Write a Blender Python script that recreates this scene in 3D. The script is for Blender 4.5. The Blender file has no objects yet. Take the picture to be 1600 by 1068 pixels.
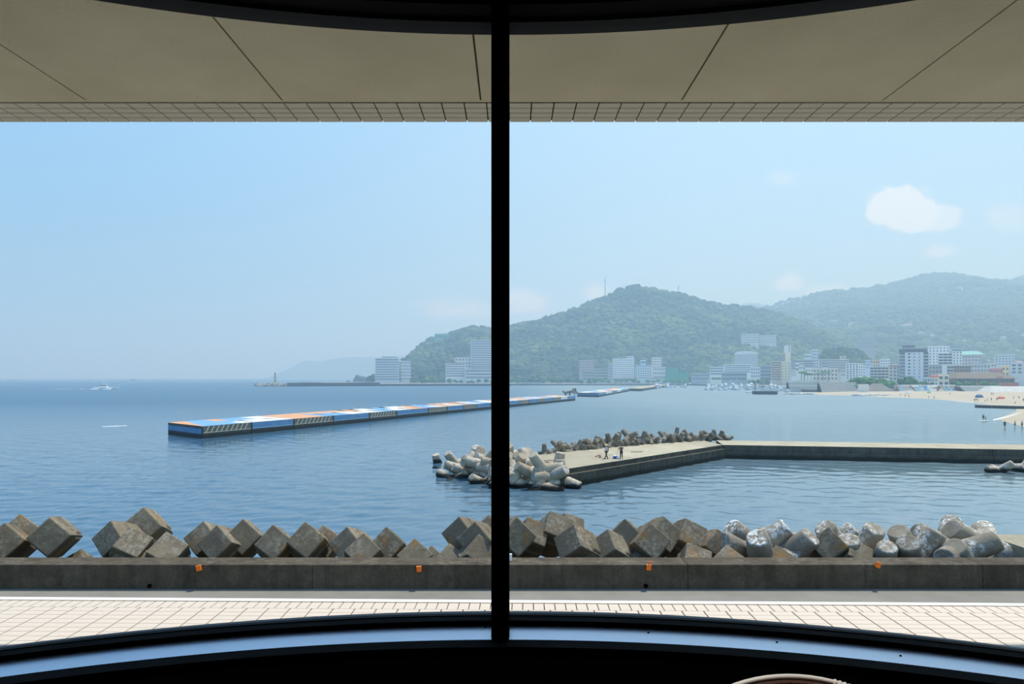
import bpy, bmesh, math, random
import numpy as np
from mathutils import Vector, Matrix, Euler, noise as mnoise

random.seed(7)
rng = np.random.default_rng(7)
SC = bpy.context.scene
COL = SC.collection
F = 1067.0            # focal length in pixels of the 1600 x 1068 frame
CX, HY = 800.0, 589.0  # optical axis column, horizon row
EYE = 12.0            # eye height over the sea

def P(px, py, D):
    return Vector(((px - CX) / F * D, D, EYE + (HY - py) / F * D))
def G(px, py, z=0.0):
    """the point at height z that is seen at this pixel"""
    return P(px, py, (EYE - z) * F / (py - HY))
def srgb(r, g, b, a=1.0):
    def c(v):
        v /= 255.0
        return v / 12.92 if v <= 0.04045 else ((v + 0.055) / 1.055) ** 2.4
    return (c(r), c(g), c(b), a)
R = math.radians

# ------------------------------------------------------------------ camera
cam_d = bpy.data.cameras.new('camera')
cam = bpy.data.objects.new('camera', cam_d)
COL.objects.link(cam)
cam.location = (0, 0, EYE)
cam.rotation_euler = (R(90), 0, 0)
cam_d.sensor_width = 36.0
cam_d.lens = 36.0 * F / 1600.0
cam_d.shift_y = (HY - 534.0) / 1600.0
cam_d.clip_start = 0.05
cam_d.clip_end = 40000
SC.camera = cam

# ------------------------------------------------------------------ view
vs = SC.view_settings
vs.view_transform = 'Standard'
vs.look = 'None'
vs.gamma = 1.0
vs.use_curve_mapping = False
vs.exposure = 0.0
cy = SC.cycles
cy.use_denoising = True
cy.max_bounces = 8
cy.diffuse_bounces = 4
cy.glossy_bounces = 4
cy.transparent_max_bounces = 12
cy.volume_bounces = 1
cy.sample_clamp_indirect = 6.0

# ------------------------------------------------------------------ node helpers
class NT:
    def __init__(s, tree):
        s.t = tree
        s.n = tree.nodes
        s.l = tree.links
    def node(s, typ, props=None, **ins):
        n = s.n.new(typ)
        for k, v in (props or {}).items():
            setattr(n, k, v)
        for k, v in ins.items():
            key = int(k[1:]) if k[0] == 'i' and k[1:].isdigit() else k.replace('_', ' ')
            s.put(n.inputs[key], v)
        return n
    def put(s, sock, v):
        if isinstance(v, bpy.types.NodeSocket):
            s.l.new(v, sock)
        elif isinstance(v, bpy.types.Node):
            s.l.new(v.outputs[0], sock)
        else:
            sock.default_value = v
    def math(s, op, a, b=0.0, c=None, clamp=False):
        n = s.n.new('ShaderNodeMath')
        n.operation = op
        n.use_clamp = clamp
        s.put(n.inputs[0], a)
        s.put(n.inputs[1], b)
        if c is not None:
            s.put(n.inputs[2], c)
        return n.outputs[0]
    def mix(s, fac, a, b, mode='MIX'):
        n = s.n.new('ShaderNodeMix')
        n.data_type = 'RGBA'
        n.blend_type = mode
        s.put(n.inputs[0], fac)
        s.put(n.inputs[6], a)
        s.put(n.inputs[7], b)
        return n.outputs[2]
    def rng(s, v, a, b, c=0.0, d=1.0, smooth=False):
        n = s.n.new('ShaderNodeMapRange')
        n.interpolation_type = 'SMOOTHSTEP' if smooth else 'LINEAR'
        s.put(n.inputs[0], v)
        for k, x in zip((1, 2, 3, 4), (a, b, c, d)):
            s.put(n.inputs[k], x)
        return n.outputs[0]
    def noise(s, vec, scale, detail=3.0, rough=0.55, dist=0.0):
        n = s.n.new('ShaderNodeTexNoise')
        s.put(n.inputs['Vector'], vec)
        s.put(n.inputs['Scale'], scale)
        n.inputs['Detail'].default_value = detail
        n.inputs['Roughness'].default_value = rough
        n.inputs['Distortion'].default_value = dist
        return n.outputs[0]
    def scalev(s, vec, sc, off=(0, 0, 0)):
        n = s.n.new('ShaderNodeMapping')
        s.put(n.inputs['Vector'], vec)
        n.inputs['Scale'].default_value = sc
        n.inputs['Location'].default_value = off
        return n.outputs[0]

# ------------------------------------------------------------------ world: hazy summer sky
W = bpy.data.worlds.new('world')
SC.world = W
W.use_nodes = True
W.node_tree.nodes.clear()
w = NT(W.node_tree)
tc = w.node('ShaderNodeTexCoord')
sep = w.node('ShaderNodeSeparateXYZ', Vector=tc.outputs['Generated'])
dx, dy, dz = sep.outputs
ramp = w.node('ShaderNodeValToRGB', Fac=w.math('MAXIMUM', dz, 0.0))
els = ramp.color_ramp.elements
els[0].position = 0.0
els[0].color = srgb(184, 208, 223)
els[1].position = 1.0
els[1].color = srgb(60, 120, 200)
for pos, c in ((0.10, (172, 207, 230)), (0.22, (165, 208, 242)), (0.36, (166, 212, 250)), (0.6, (105, 165, 230))):
    e = els.new(pos)
    e.color = srgb(*c)
# the air is clearer over the open sea to the left, paler over the coast to the right
side = w.rng(dx, -0.75, 0.35, 0.0, 1.0, True)
sky = w.mix(side, w.mix(1.0, ramp.outputs[0], (0.66, 0.81, 0.94, 1), 'MULTIPLY'),
            w.mix(0.3, ramp.outputs[0], srgb(222, 238, 247)))
# fair-weather clouds low over the coast
ysafe = w.math('MAXIMUM', dy, 0.05)
cu = w.math('DIVIDE', dx, ysafe)
cv = w.math('DIVIDE', dz, ysafe)
cvec = w.node('ShaderNodeCombineXYZ', X=cu, Y=cv, Z=0.0).outputs[0]
n1 = w.noise(cvec, 14.0, 7.0, 0.58)
n2 = w.noise(cvec, 40.0, 5.0, 0.6)
nn = w.math('ADD', w.math('MULTIPLY', w.math('SUBTRACT', n1, 0.5), 1.7), w.math('MULTIPLY', w.math('SUBTRACT', n2, 0.5), 0.8))
def cloud(px, py, rx, ry, soft=0.35):
    a = w.math('DIVIDE', w.math('SUBTRACT', cu, (px - CX) / F), rx / F)
    b0 = w.math('SUBTRACT', cv, (HY - py) / F)
    b = w.math('MAXIMUM', w.math('DIVIDE', b0, ry / F), w.math('DIVIDE', b0, -ry * 0.55 / F))
    d = w.math('SQRT', w.math('ADD', w.math('MULTIPLY', a, a), w.math('MULTIPLY', b, b)))
    return w.rng(w.math('ADD', w.math('SUBTRACT', 1.0, d), w.math('MULTIPLY', nn, 0.95)), 0.0, soft, 0.0, 1.0, True)
cl = None
for px, py, rx, ry, amt, soft in ((1402, 336, 66, 54, 1.0, 0.28), (1462, 345, 62, 32, 0.75, 0.5), (1225, 282, 40, 22, 0.35, 0.8),
                                  (1575, 345, 50, 42, 0.35, 0.8), (1235, 446, 34, 20, 0.8, 0.6), (1300, 455, 70, 16, 0.6, 0.7),
                                  (715, 486, 80, 34, 0.8, 0.8), (822, 476, 52, 36, 0.85, 0.7), (928, 460, 26, 20, 0.75, 0.7),
                                  (1470, 395, 48, 18, 0.6, 0.8)):
    c = w.math('MULTIPLY', cloud(px, py, rx, ry, soft), amt)
    cl = c if cl is None else w.math('MAXIMUM', cl, c)
cl = w.math('MULTIPLY', cl, w.rng(dy, 0.05, 0.3))
skyc = w.mix(cl, sky, srgb(240, 243, 246))
bg = w.node('ShaderNodeBackground', Color=skyc, Strength=1.1)
wo = w.node('ShaderNodeOutputWorld')
w.l.new(bg.outputs[0], wo.inputs['Surface'])

# ------------------------------------------------------------------ sun, high over the sea and a little to the right
sun_d = bpy.data.lights.new('sun', 'SUN')
sun_d.energy = 4.6
sun_d.angle = R(0.53)
sun_d.color = (1.0, 0.955, 0.88)
sun = bpy.data.objects.new('sun', sun_d)
COL.objects.link(sun)
SUN_EL, SUN_AZ = R(68), R(44)
sdir = Vector((math.cos(SUN_EL) * math.sin(SUN_AZ), math.cos(SUN_EL) * math.cos(SUN_AZ), math.sin(SUN_EL)))
sun.rotation_euler = sdir.to_track_quat('Z', 'Y').to_euler()
sun.location = sdir * 100

# ------------------------------------------------------------------ mesh helpers
class MB:
    def __init__(s):
        s.v, s.f, s.m, s.sm = [], [], [], []
    def add(s, vs_, fs_, m=0, smooth=False):
        o = len(s.v)
        s.v += [tuple(x) for x in vs_]
        for f in fs_:
            s.f.append(tuple(i + o for i in f))
            s.m.append(m)
            s.sm.append(smooth)
        return s
    def box(s, x0, x1, y0, y1, z0, z1, m=0, M=None):
        vs_ = [Vector(p) for p in ((x0, y0, z0), (x1, y0, z0), (x1, y1, z0), (x0, y1, z0), (x0, y0, z1), (x1, y0, z1), (x1, y1, z1), (x0, y1, z1))]
        if M is not None:
            vs_ = [M @ p for p in vs_]
        return s.add(vs_, ((3, 2, 1, 0), (4, 5, 6, 7), (0, 1, 5, 4), (1, 2, 6, 5), (2, 3, 7, 6), (3, 0, 4, 7)), m)
    def frustum(s, a, b, z0, z1, m=0, M=None):
        """a, b = (x0,x1,y0,y1) at z0 and z1"""
        vs_ = [Vector(p) for p in ((a[0], a[2], z0), (a[1], a[2], z0), (a[1], a[3], z0), (a[0], a[3], z0), (b[0], b[2], z1), (b[1], b[2], z1), (b[1], b[3], z1), (b[0], b[3], z1))]
        if M is not None:
            vs_ = [M @ p for p in vs_]
        return s.add(vs_, ((3, 2, 1, 0), (4, 5, 6, 7), (0, 1, 5, 4), (1, 2, 6, 5), (2, 3, 7, 6), (3, 0, 4, 7)), m)
    def prism(s, poly, z0, z1, m=0, mtop=None):
        n = len(poly)
        o = len(s.v)
        s.v += [(p[0], p[1], z0) for p in poly] + [(p[0], p[1], z1) for p in poly]
        s.f.append(tuple(o + i for i in reversed(range(n))))
        s.m.append(m); s.sm.append(False)
        s.f.append(tuple(o + n + i for i in range(n)))
        s.m.append(m if mtop is None else mtop); s.sm.append(False)
        for i in range(n):
            j = (i + 1) % n
            s.f.append((o + i, o + j, o + n + j, o + n + i))
            s.m.append(m); s.sm.append(False)
        return s
    def lathe(s, prof, seg=16, M=None, m=0, smooth=True):
        """prof = [(r,z)...]"""
        o = len(s.v)
        for r, z in prof:
            for k in range(seg):
                a = 2 * math.pi * k / seg
                p = Vector((r * math.cos(a), r * math.sin(a), z))
                s.v.append(tuple(M @ p if M is not None else p))
        for i in range(len(prof) - 1):
            for k in range(seg):
                k2 = (k + 1) % seg
                s.f.append((o + i * seg + k, o + i * seg + k2, o + (i + 1) * seg + k2, o + (i + 1) * seg + k))
                s.m.append(m); s.sm.append(smooth)
        s.f.append(tuple(o + k for k in reversed(range(seg))))
        s.m.append(m); s.sm.append(False)
        s.f.append(tuple(o + (len(prof) - 1) * seg + k for k in range(seg)))
        s.m.append(m); s.sm.append(False)
        return s
    def tube(s, pts, r, seg=8, m=0):
        pts = [Vector(p) for p in pts]
        rr = r if isinstance(r, (list, tuple)) else [r] * len(pts)
        o = len(s.v)
        up = Vector((0, 0, 1))
        for i, p in enumerate(pts):
            t = (pts[min(i + 1, len(pts) - 1)] - pts[max(i - 1, 0)]).normalized()
            a = t.cross(up)
            if a.length < 1e-3:
                a = t.cross(Vector((1, 0, 0)))
            a.normalize()
            b = a.cross(t)
            for k in range(seg):
                an = 2 * math.pi * k / seg
                s.v.append(tuple(p + (a * math.cos(an) + b * math.sin(an)) * rr[i]))
        for i in range(len(pts) - 1):
            for k in range(seg):
                k2 = (k + 1) % seg
                s.f.append((o + i * seg + k, o + (i + 1) * seg + k, o + (i + 1) * seg + k2, o + i * seg + k2))
                s.m.append(m); s.sm.append(True)
        s.f.append(tuple(o + k for k in range(seg)))
        s.m.append(m); s.sm.append(False)
        e = o + (len(pts) - 1) * seg
        s.f.append(tuple(e + k for k in reversed(range(seg))))
        s.m.append(m); s.sm.append(False)
        return s
    def arc(s, cx, cy_, r0, r1, z0, z1, a0, a1, n=64, m=0):
        """a curved bar; angles measured from +Y towards +X"""
        o = len(s.v)
        for i in range(n + 1):
            a = a0 + (a1 - a0) * i / n
            sa, ca = math.sin(a), math.cos(a)
            for r, z in ((r0, z0), (r1, z0), (r1, z1), (r0, z1)):
                s.v.append((cx + r * sa, cy_ + r * ca, z))
        for i in range(n):
            for k in range(4):
                k2 = (k + 1) % 4
                s.f.append((o + i * 4 + k, o + (i + 1) * 4 + k, o + (i + 1) * 4 + k2, o + i * 4 + k2))
                s.m.append(m); s.sm.append(False)
        s.f.append((o, o + 1, o + 2, o + 3)); s.m.append(m); s.sm.append(False)
        e = o + n * 4
        s.f.append((e + 3, e + 2, e + 1, e)); s.m.append(m); s.sm.append(False)
        return s
    def mesh(s, name, mats, fix=True):
        me = bpy.data.meshes.new(name)
        me.from_pydata(s.v, [], s.f)
        mats = mats if isinstance(mats, (list, tuple)) else [mats]
        for m in mats:
            me.materials.append(m)
        me.polygons.foreach_set('material_index', s.m)
        me.polygons.foreach_set('use_smooth', s.sm)
        if fix:
            bm = bmesh.new()
            bm.from_mesh(me)
            bmesh.ops.recalc_face_normals(bm, faces=bm.faces)
            bm.to_mesh(me)
            bm.free()
        me.update()
        return me
    def build(s, name, mats, parent=None, loc=None, rot=None, bevel=0.0, **tags):
        o = link(name, s.mesh(name, mats), parent, loc, rot, **tags)
        if bevel:
            bev(o, bevel)
        return o

def bev(o, wd, seg=2):
    b = o.modifiers.new('bevel', 'BEVEL')
    b.width = wd
    b.segments = seg
    b.limit_method = 'ANGLE'
    b.angle_limit = R(40)

def tag(o, label=None, cat=None, group=None, kind=None):
    if label: o['label'] = label
    if cat: o['category'] = cat
    if group: o['group'] = group
    if kind: o['kind'] = kind
    return o

def link(name, data, parent=None, loc=None, rot=None, **tags):
    o = bpy.data.objects.new(name, data)
    COL.objects.link(o)
    if loc is not None: o.location = loc
    if rot is not None:
        if isinstance(rot, Matrix):
            o.rotation_euler = rot.to_euler()
        else:
            o.rotation_euler = rot
    if parent is not None: o.parent = parent
    tag(o, **tags)
    return o

def empty(name, loc, rot=None, **tags):
    o = link(name, None, None, loc, rot, **tags)
    o.empty_display_size = 0.3
    return o

def copy_tree(o, parent=None):
    c = o.copy()
    COL.objects.link(c)
    c.parent = parent
    for ch in list(o.children):
        copy_tree(ch, c)
    return c

ORD = ['zeroth', 'first', 'second', 'third', 'fourth', 'fifth', 'sixth', 'seventh', 'eighth', 'ninth', 'tenth', 'eleventh', 'twelfth',
       'thirteenth', 'fourteenth', 'fifteenth', 'sixteenth', 'seventeenth', 'eighteenth', 'nineteenth', 'twentieth']
TENS = ['', '', 'twenty', 'thirty', 'forty', 'fifty', 'sixty']
def ordinal(n):
    if n <= 20:
        return ORD[n]
    if n % 10 == 0:
        return {3: 'thirtieth', 4: 'fortieth', 5: 'fiftieth', 6: 'sixtieth'}[n // 10]
    return TENS[n // 10] + '-' + ORD[n % 10]
def from_left(objs, fmt):
    """label things by their order from the left of the picture"""
    objs = sorted(objs, key=lambda o: o.location.x / o.location.y)
    for i, o in enumerate(objs):
        t = 'leftmost' if i == 0 else ('rightmost' if i == len(objs) - 1 else ordinal(i + 1) + ' from left')
        o['label'] = fmt.replace('#', t)

# ------------------------------------------------------------------ materials
MATS = {}
def mat(name, col, rough=0.7, var=0.0, vscale=2.0, bump=0.0, bscale=20.0, metal=0.0, spec=0.5, col2=None):
    if name in MATS:
        return MATS[name]
    m = bpy.data.materials.new(name)
    m.use_nodes = True
    m.node_tree.nodes.clear()
    t = NT(m.node_tree)
    out = t.node('ShaderNodeOutputMaterial')
    b = t.node('ShaderNodeBsdfPrincipled', Roughness=rough, Metallic=metal)
    b.inputs['Specular IOR Level'].default_value = spec
    c = col if len(col) == 4 else srgb(*col)
    if var or col2 is not None or bump:
        co = t.node('ShaderNodeTexCoord').outputs['Object']
    if var or col2 is not None:
        c2 = col2 if col2 is not None else tuple(x * (1 - var) for x in c[:3]) + (1,)
        if len(c2) == 3: c2 = srgb(*c2)
        n = t.rng(t.noise(co, vscale, 5.0, 0.6), 0.3, 0.7)
        t.put(b.inputs['Base Color'], t.mix(n, c, c2))
    else:
        b.inputs['Base Color'].default_value = c
    if bump:
        bn = t.node('ShaderNodeBump', Strength=bump, Distance=0.02, Height=t.noise(co, bscale, 4.0))
        t.l.new(bn.outputs[0], b.inputs['Normal'])
    t.l.new(b.outputs[0], out.inputs[0])
    MATS[name] = m
    return m

def concrete(name, col, col2, scale=1.0, stain=None, stain_amt=0.0, speck=None, speck_amt=0.0, bump=0.4, streak=0.0, wet=None):
    """weathered concrete: two tones, pores, patches of rust or lichen, wet foot"""
    m = bpy.data.materials.new(name)
    m.use_nodes = True
    m.node_tree.nodes.clear()
    t = NT(m.node_tree)
    out = t.node('ShaderNodeOutputMaterial')
    b = t.node('ShaderNodeBsdfPrincipled', Roughness=0.88)
    b.inputs['Specular IOR Level'].default_value = 0.25
    co = t.node('ShaderNodeTexCoord').outputs['Object']
    oi = t.node('ShaderNodeObjectInfo')
    vec = t.node('ShaderNodeVectorMath', {'operation': 'ADD'}, i0=co, i1=t.node('ShaderNodeVectorMath', {'operation': 'SCALE'}, i0=oi.outputs['Location'], Scale=0.37).outputs[0]).outputs[0]
    c = t.mix(t.rng(t.noise(vec, 1.1 * scale, 6.0, 0.65), 0.3, 0.72), srgb(*col), srgb(*col2))
    fine = t.noise(vec, 14.0 * scale, 4.0, 0.7)
    c = t.mix(t.rng(fine, 0.35, 0.75, 0.0, 0.45), c, tuple(x * 0.45 for x in srgb(*col2)[:3]) + (1,))
    tone = t.rng(oi.outputs['Random'], 0, 1, 0.82, 1.12)
    c = t.mix(1.0, c, t.node('ShaderNodeCombineColor', Red=tone, Green=tone, Blue=tone).outputs[0], 'MULTIPLY')
    if stain:
        s1 = t.noise(vec, 0.9 * scale, 3.0, 0.6)
        c = t.mix(t.rng(s1, 0.56, 0.74, 0.0, stain_amt), c, srgb(*stain))
    if speck:
        nz = t.node('ShaderNodeSeparateXYZ', Vector=t.node('ShaderNodeNewGeometry').outputs['Normal']).outputs[2]
        s2 = t.math('MULTIPLY', t.rng(t.noise(vec, 5.0 * scale, 5.0, 0.75), 0.47, 0.57), t.rng(t.noise(vec, 0.8 * scale, 2.0), 0.42, 0.58))
        s2 = t.math('MULTIPLY', s2, t.rng(nz, -0.3, 0.4))
        c = t.mix(t.math('MULTIPLY', s2, speck_amt), c, srgb(*speck))
    if streak:
        g = t.node('ShaderNodeNewGeometry').outputs['Position']
        st = t.noise(t.scalev(g, (1.2, 1.2, 0.12)), 1.6, 5.0, 0.7)
        c = t.mix(t.rng(st, 0.45, 0.7, 0.0, streak), c, tuple(x * 0.35 for x in srgb(*col2)[:3]) + (1,))
    if wet is not None:
        pz = t.node('ShaderNodeSeparateXYZ', Vector=t.node('ShaderNodeNewGeometry').outputs['Position']).outputs[2]
        wz = t.math('ADD', pz, t.math('MULTIPLY', t.math('SUBTRACT', t.noise(vec, 1.0, 3.0), 0.5), 0.5))
        c = t.mix(t.rng(wz, wet * 0.55, wet, 1.0, 0.0), c, srgb(38, 40, 34))
    t.put(b.inputs['Base Color'], c)
    if bump:
        h = t.math('ADD', t.noise(vec, 9.0 * scale, 5.0, 0.7), t.math('MULTIPLY', t.noise(vec, 2.0 * scale, 3.0), 1.2))
        bn = t.node('ShaderNodeBump', Strength=bump, Distance=0.05, Height=h)
        t.l.new(bn.outputs[0], b.inputs['Normal'])
    t.l.new(b.outputs[0], out.inputs[0])
    return m

M_black = mat('black_frame', (7, 7, 8), 0.8, spec=0.08)
M_track = mat('grey_frame', (28, 31, 35), 0.7, spec=0.15)
M_inner = mat('dark_wall', (34, 28, 25), 0.8, 0.2, 3.0)
M_ceil = mat('dark_ceiling', (40, 38, 36), 0.9, 0.1)
M_carpet = mat('carpet', (48, 38, 34), 0.95, 0.3, 40.0, 0.3, 200.0)
M_sill = mat('sill_metal', (204, 214, 230), 0.3, 0.06, 3.0, metal=0.85)
M_outer = mat('outer_sill', (92, 96, 100), 0.6, 0.1, 8.0)
M_soffit = mat('soffit_board', (214, 205, 176), 0.85, 0.0, 1.6, 0.25, 60.0, col2=(196, 186, 156))
M_joint = mat('joint_sealant', (86, 78, 62), 0.9)
M_grout = mat('tile_grout', (64, 57, 52), 0.95, 0.3, 20.0)
M_tile = mat('cream_tile', (222, 208, 194), 0.5, 0.05, 1.3, 0.1, 50.0, col2=(212, 197, 182))
M_tile_u = mat('buff_tile', (206, 198, 178), 0.55, 0.1, 2.5, 0.1, 50.0)
M_edge = mat('white_edge', (245, 244, 238), 0.5)
M_asphalt = mat('asphalt', (142, 137, 126), 0.92, 0.0, 0.6, 0.3, 60.0, col2=(126, 121, 111))
M_seawall = concrete('seawall_concrete', (108, 97, 80), (74, 65, 52), 0.7, speck=(160, 152, 136), speck_amt=0.2, streak=0.5)
M_block = concrete('block_concrete', (144, 131, 109), (108, 99, 83), 1.0, stain=(158, 112, 42), stain_amt=0.75, speck=(182, 176, 158), speck_amt=0.4)
M_tetra = concrete('tetrapod_concrete', (170, 159, 138), (128, 120, 106), 0.9, speck=(236, 236, 230), speck_amt=1.0)
M_tetra2 = concrete('pier_tetrapod_concrete', (208, 192, 166), (166, 152, 130), 0.8, speck=(236, 232, 222), speck_amt=0.7, wet=0.7)
M_tetra3 = concrete('grey_tetrapod_concrete', (150, 142, 126), (116, 110, 98), 0.8, speck=(200, 192, 176), speck_amt=0.4)
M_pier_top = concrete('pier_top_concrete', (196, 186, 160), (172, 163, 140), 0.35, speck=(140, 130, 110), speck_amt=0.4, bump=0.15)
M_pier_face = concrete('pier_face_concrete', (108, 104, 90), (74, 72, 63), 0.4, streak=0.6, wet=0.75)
M_orange = mat('orange_plastic', (255, 118, 14), 0.4)

# ================================================================== THE ROOM AND ITS WINDOW
ACX, ACY, AR = -0.02, 2.2 - 3.7, 3.7      # the bay window is an arc of this centre and radius
AA = R(50)
FLOOR_Z, CEIL_Z, LEDGE_Z, SOFFIT_Z = 10.98, 13.21, 10.965, 13.235
SILL_Z, HEAD_Z = 11.211, 13.122
xw = AR * math.sin(AA)
yw = ACY + AR * math.cos(AA)

def arc_poly(r, n=40):
    return [(ACX + r * math.sin(-AA + 2 * AA * i / n), ACY + r * math.cos(-AA + 2 * AA * i / n)) for i in range(n + 1)]
MB().prism(arc_poly(3.62) + [(xw, -4.5), (-xw, -4.5)], FLOOR_Z - 0.2, FLOOR_Z).build('floor', M_carpet, label='dark carpeted floor of the lounge', kind='structure')
MB().prism(arc_poly(3.6) + [(xw, -4.5), (-xw, -4.5)], CEIL_Z, CEIL_Z + 0.02).build('ceiling', M_ceil, label='dark ceiling of the lounge', kind='structure')
MB().box(-xw - 0.15, xw + 0.15, -4.65, -4.5, FLOOR_Z, CEIL_Z).build('wall_back', M_inner, label='dark back wall of the lounge', kind='structure')
MB().box(-xw - 0.15, -xw, -4.5, yw, FLOOR_Z, CEIL_Z).build('wall_left', M_inner, label='dark left wall of the lounge', kind='structure')
MB().box(xw, xw + 0.15, -4.5, yw, FLOOR_Z, CEIL_Z).build('wall_right', M_inner, label='dark right wall of the lounge', kind='structure')
MB().arc(ACX, ACY, 3.50, 3.60, FLOOR_Z, SILL_Z - 0.03, -AA, AA).build('wall_front', M_inner, label='low dark brown curved wall under the bay window', kind='structure')

win = empty('window_1', (ACX, 2.2, SILL_Z), label='curved bay window with black frame and central mullion', kind='structure')
def wpart(name, mb, m, parent=None, **k):
    o = mb.build(name, m, **k)
    par = parent or win
    o.parent = par
    o.matrix_parent_inverse = Matrix.Translation(win.location).inverted() if par is win else Matrix.Identity(4)
    return o
sill = wpart('window_sill', MB().arc(ACX, ACY, 3.555, 3.69, SILL_Z - 0.012, SILL_Z, -AA, AA, 96), M_sill, label='bluish metal window sill')
wpart('sill_nosing', MB().arc(ACX, ACY, 3.50, 3.555, SILL_Z - 0.035, SILL_Z - 0.001, -AA, AA, 96), M_black)
wpart('bottom_rail', MB().arc(ACX, ACY, 3.672, 3.725, SILL_Z - 0.02, SILL_Z + 0.0155, -AA, AA, 96), M_black)
wpart('glazing_bead', MB().arc(ACX, ACY, 3.715, 3.735, SILL_Z + 0.002, SILL_Z + 0.018, -AA, AA, 96), M_track)
wpart('outer_sill', MB().arc(ACX, ACY, 3.74, 3.86, SILL_Z - 0.05, SILL_Z - 0.018, -AA, AA, 96), M_outer)
wpart('outer_apron', MB().arc(ACX, ACY, 3.70, 3.78, LEDGE_Z - 0.01, SILL_Z - 0.05, -AA, AA, 96), M_outer)
wpart('top_rail', MB().arc(ACX, ACY, 3.66, 3.74, HEAD_Z, HEAD_Z + 0.03, -AA, AA, 96), M_track)
wpart('blind_track', MB().arc(ACX, ACY, 3.58, 3.655, HEAD_Z + 0.012, HEAD_Z + 0.06, -AA, AA, 96), M_black)
wpart('head_board', MB().arc(ACX, ACY, 3.40, 3.58, HEAD_Z + 0.03, HEAD_Z + 0.08, -AA, AA, 96), M_black)
wpart('bulkhead', MB().arc(ACX, ACY, 3.36, 3.42, HEAD_Z + 0.02, CEIL_Z, -AA, AA, 96), M_black)
wpart('header', MB().arc(ACX, ACY, 3.60, 3.76, HEAD_Z + 0.03, CEIL_Z + 0.02, -AA, AA, 96), M_black)
MX = -0.0355
wpart('mullion', MB().box(MX - 0.0275, MX + 0.0275, 2.07, 2.235, SILL_Z - 0.02, HEAD_Z + 0.06), M_black, bevel=0.003)
wpart('mullion_foot', MB().box(MX - 0.026, MX - 0.004, 2.052, 2.075, SILL_Z - 0.02, SILL_Z + 0.035).box(MX + 0.004, MX + 0.026, 2.052, 2.075, SILL_Z - 0.02, SILL_Z + 0.035), M_black, bevel=0.002)

def glass_mat():
    m = bpy.data.materials.new('window_glass')
    m.use_nodes = True
    m.node_tree.nodes.clear()
    t = NT(m.node_tree)
    out = t.node('ShaderNodeOutputMaterial')
    tr = t.node('ShaderNodeBsdfTransparent', Color=(0.975, 0.99, 0.985, 1))
    gl = t.node('ShaderNodeBsdfGlossy', Color=(1, 1, 1, 1), Roughness=0.0)
    fr = t.node('ShaderNodeFresnel', IOR=1.45)
    mx = t.node('ShaderNodeMixShader', Fac=t.math('MULTIPLY', fr, 0.2))
    t.l.new(tr.outputs[0], mx.inputs[1])
    t.l.new(gl.outputs[0], mx.inputs[2])
    t.l.new(mx.outputs[0], out.inputs[0])
    return m
M_glass = glass_mat()
gap = 0.02 / AR
am = (MX - ACX) / AR
for a0, a1 in ((-AA, am - gap), (am + gap, AA)):
    wpart('pane', MB().arc(ACX, ACY, AR - 0.003, AR + 0.003, SILL_Z + 0.01, HEAD_Z + 0.005, a0, a1, 64), M_glass)
for px, py in ((228, 1003), (488, 985), (758, 980), (795, 980), (1013, 988), (1214, 1003), (1407, 1024)):
    p = G(px, py, SILL_Z)
    wpart('screw', MB().lathe([(0.0035, 0), (0.0035, 0.0015), (0.002, 0.0025)], 10, Matrix.Translation((p.x, p.y, SILL_Z))), M_black)

# ------------------------------------------------------------------ recess around the window: ledge, soffit, tiles
ledge = MB().box(-4.2, 4.2, 0.6, 3.163, LEDGE_Z - 0.35, LEDGE_Z - 0.009).build('ledge', M_grout, label='sunlit cream tiled ledge outside the window', kind='structure')
LROT = -0.019
TW = 0.0969
def shared(name, mb, m):
    return mb.mesh(name, m)
tile_me = shared('tile', MB().frustum((-TW / 2 + .0026, TW / 2 - .0026, -.0236, .0236), (-TW / 2 + .003, TW / 2 - .003, -.0232, .0232), -0.009, 0), M_tile)
edge_me = shared('edge_tile', MB().frustum((-TW / 4 + .0018, TW / 4 - .0018, -.0425, .0425), (-TW / 4 + .0022, TW / 4 - .0022, -.042, .042), -0.009, 0), M_tile)
def lp(x, y):
    return (x, y + LROT * x, LEDGE_Z)
for i in range(-52, 52):
    x = (i + 0.5) * TW / 2
    link('edge_tile', edge_me, ledge, lp(x, 3.083), (0, 0, LROT))
rest = MB()
for r in range(22):
    y = 3.040 - 0.0245 - 0.049 * r
    for i in range(-43, 43):
        x = (i + 0.25) * TW
        px = CX + x / y * F
        if r < 9 and -30 < px < 1630 and (ACX - x) ** 2 + (y - ACY) ** 2 > 3.86 ** 2 and (r < 6 or abs(x) > 1.55 + 0.12 * (r - 6)):
            link('tile', tile_me, ledge, lp(x, y), (0, 0, LROT))
        elif (ACX - x) ** 2 + (y - ACY) ** 2 > 3.7 ** 2:
            rest.frustum((-TW / 2 + .0012, TW / 2 - .0012, -.0235, .0235), (-TW / 2 + .002, TW / 2 - .002, -.0228, .0228), -0.009, 0, 0, Matrix.Translation(lp(x, y)))
for i in list(range(-86, -52)) + list(range(52, 86)):
    x = (i + 0.5) * TW / 2
    rest.frustum((-TW / 4 + .0018, TW / 4 - .0018, -.0425, .0425), (-TW / 4 + .0022, TW / 4 - .0022, -.042, .042), -0.009, 0, 0, Matrix.Translation(lp(x, 3.083)))
rest.build('tile_field', M_tile, ledge, kind='stuff')
e0, e1 = lp(-4.2, 3.163), lp(4.2, 3.163)
MB().prism([(e0[0], e0[1] - 0.036), (e1[0], e1[1] - 0.036), (e1[0], e1[1]), (e0[0], e0[1])], LEDGE_Z - 0.12, LEDGE_Z + 0.004).build('edge_trim', M_edge, ledge, label='white edge strip along the ledge')

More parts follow.
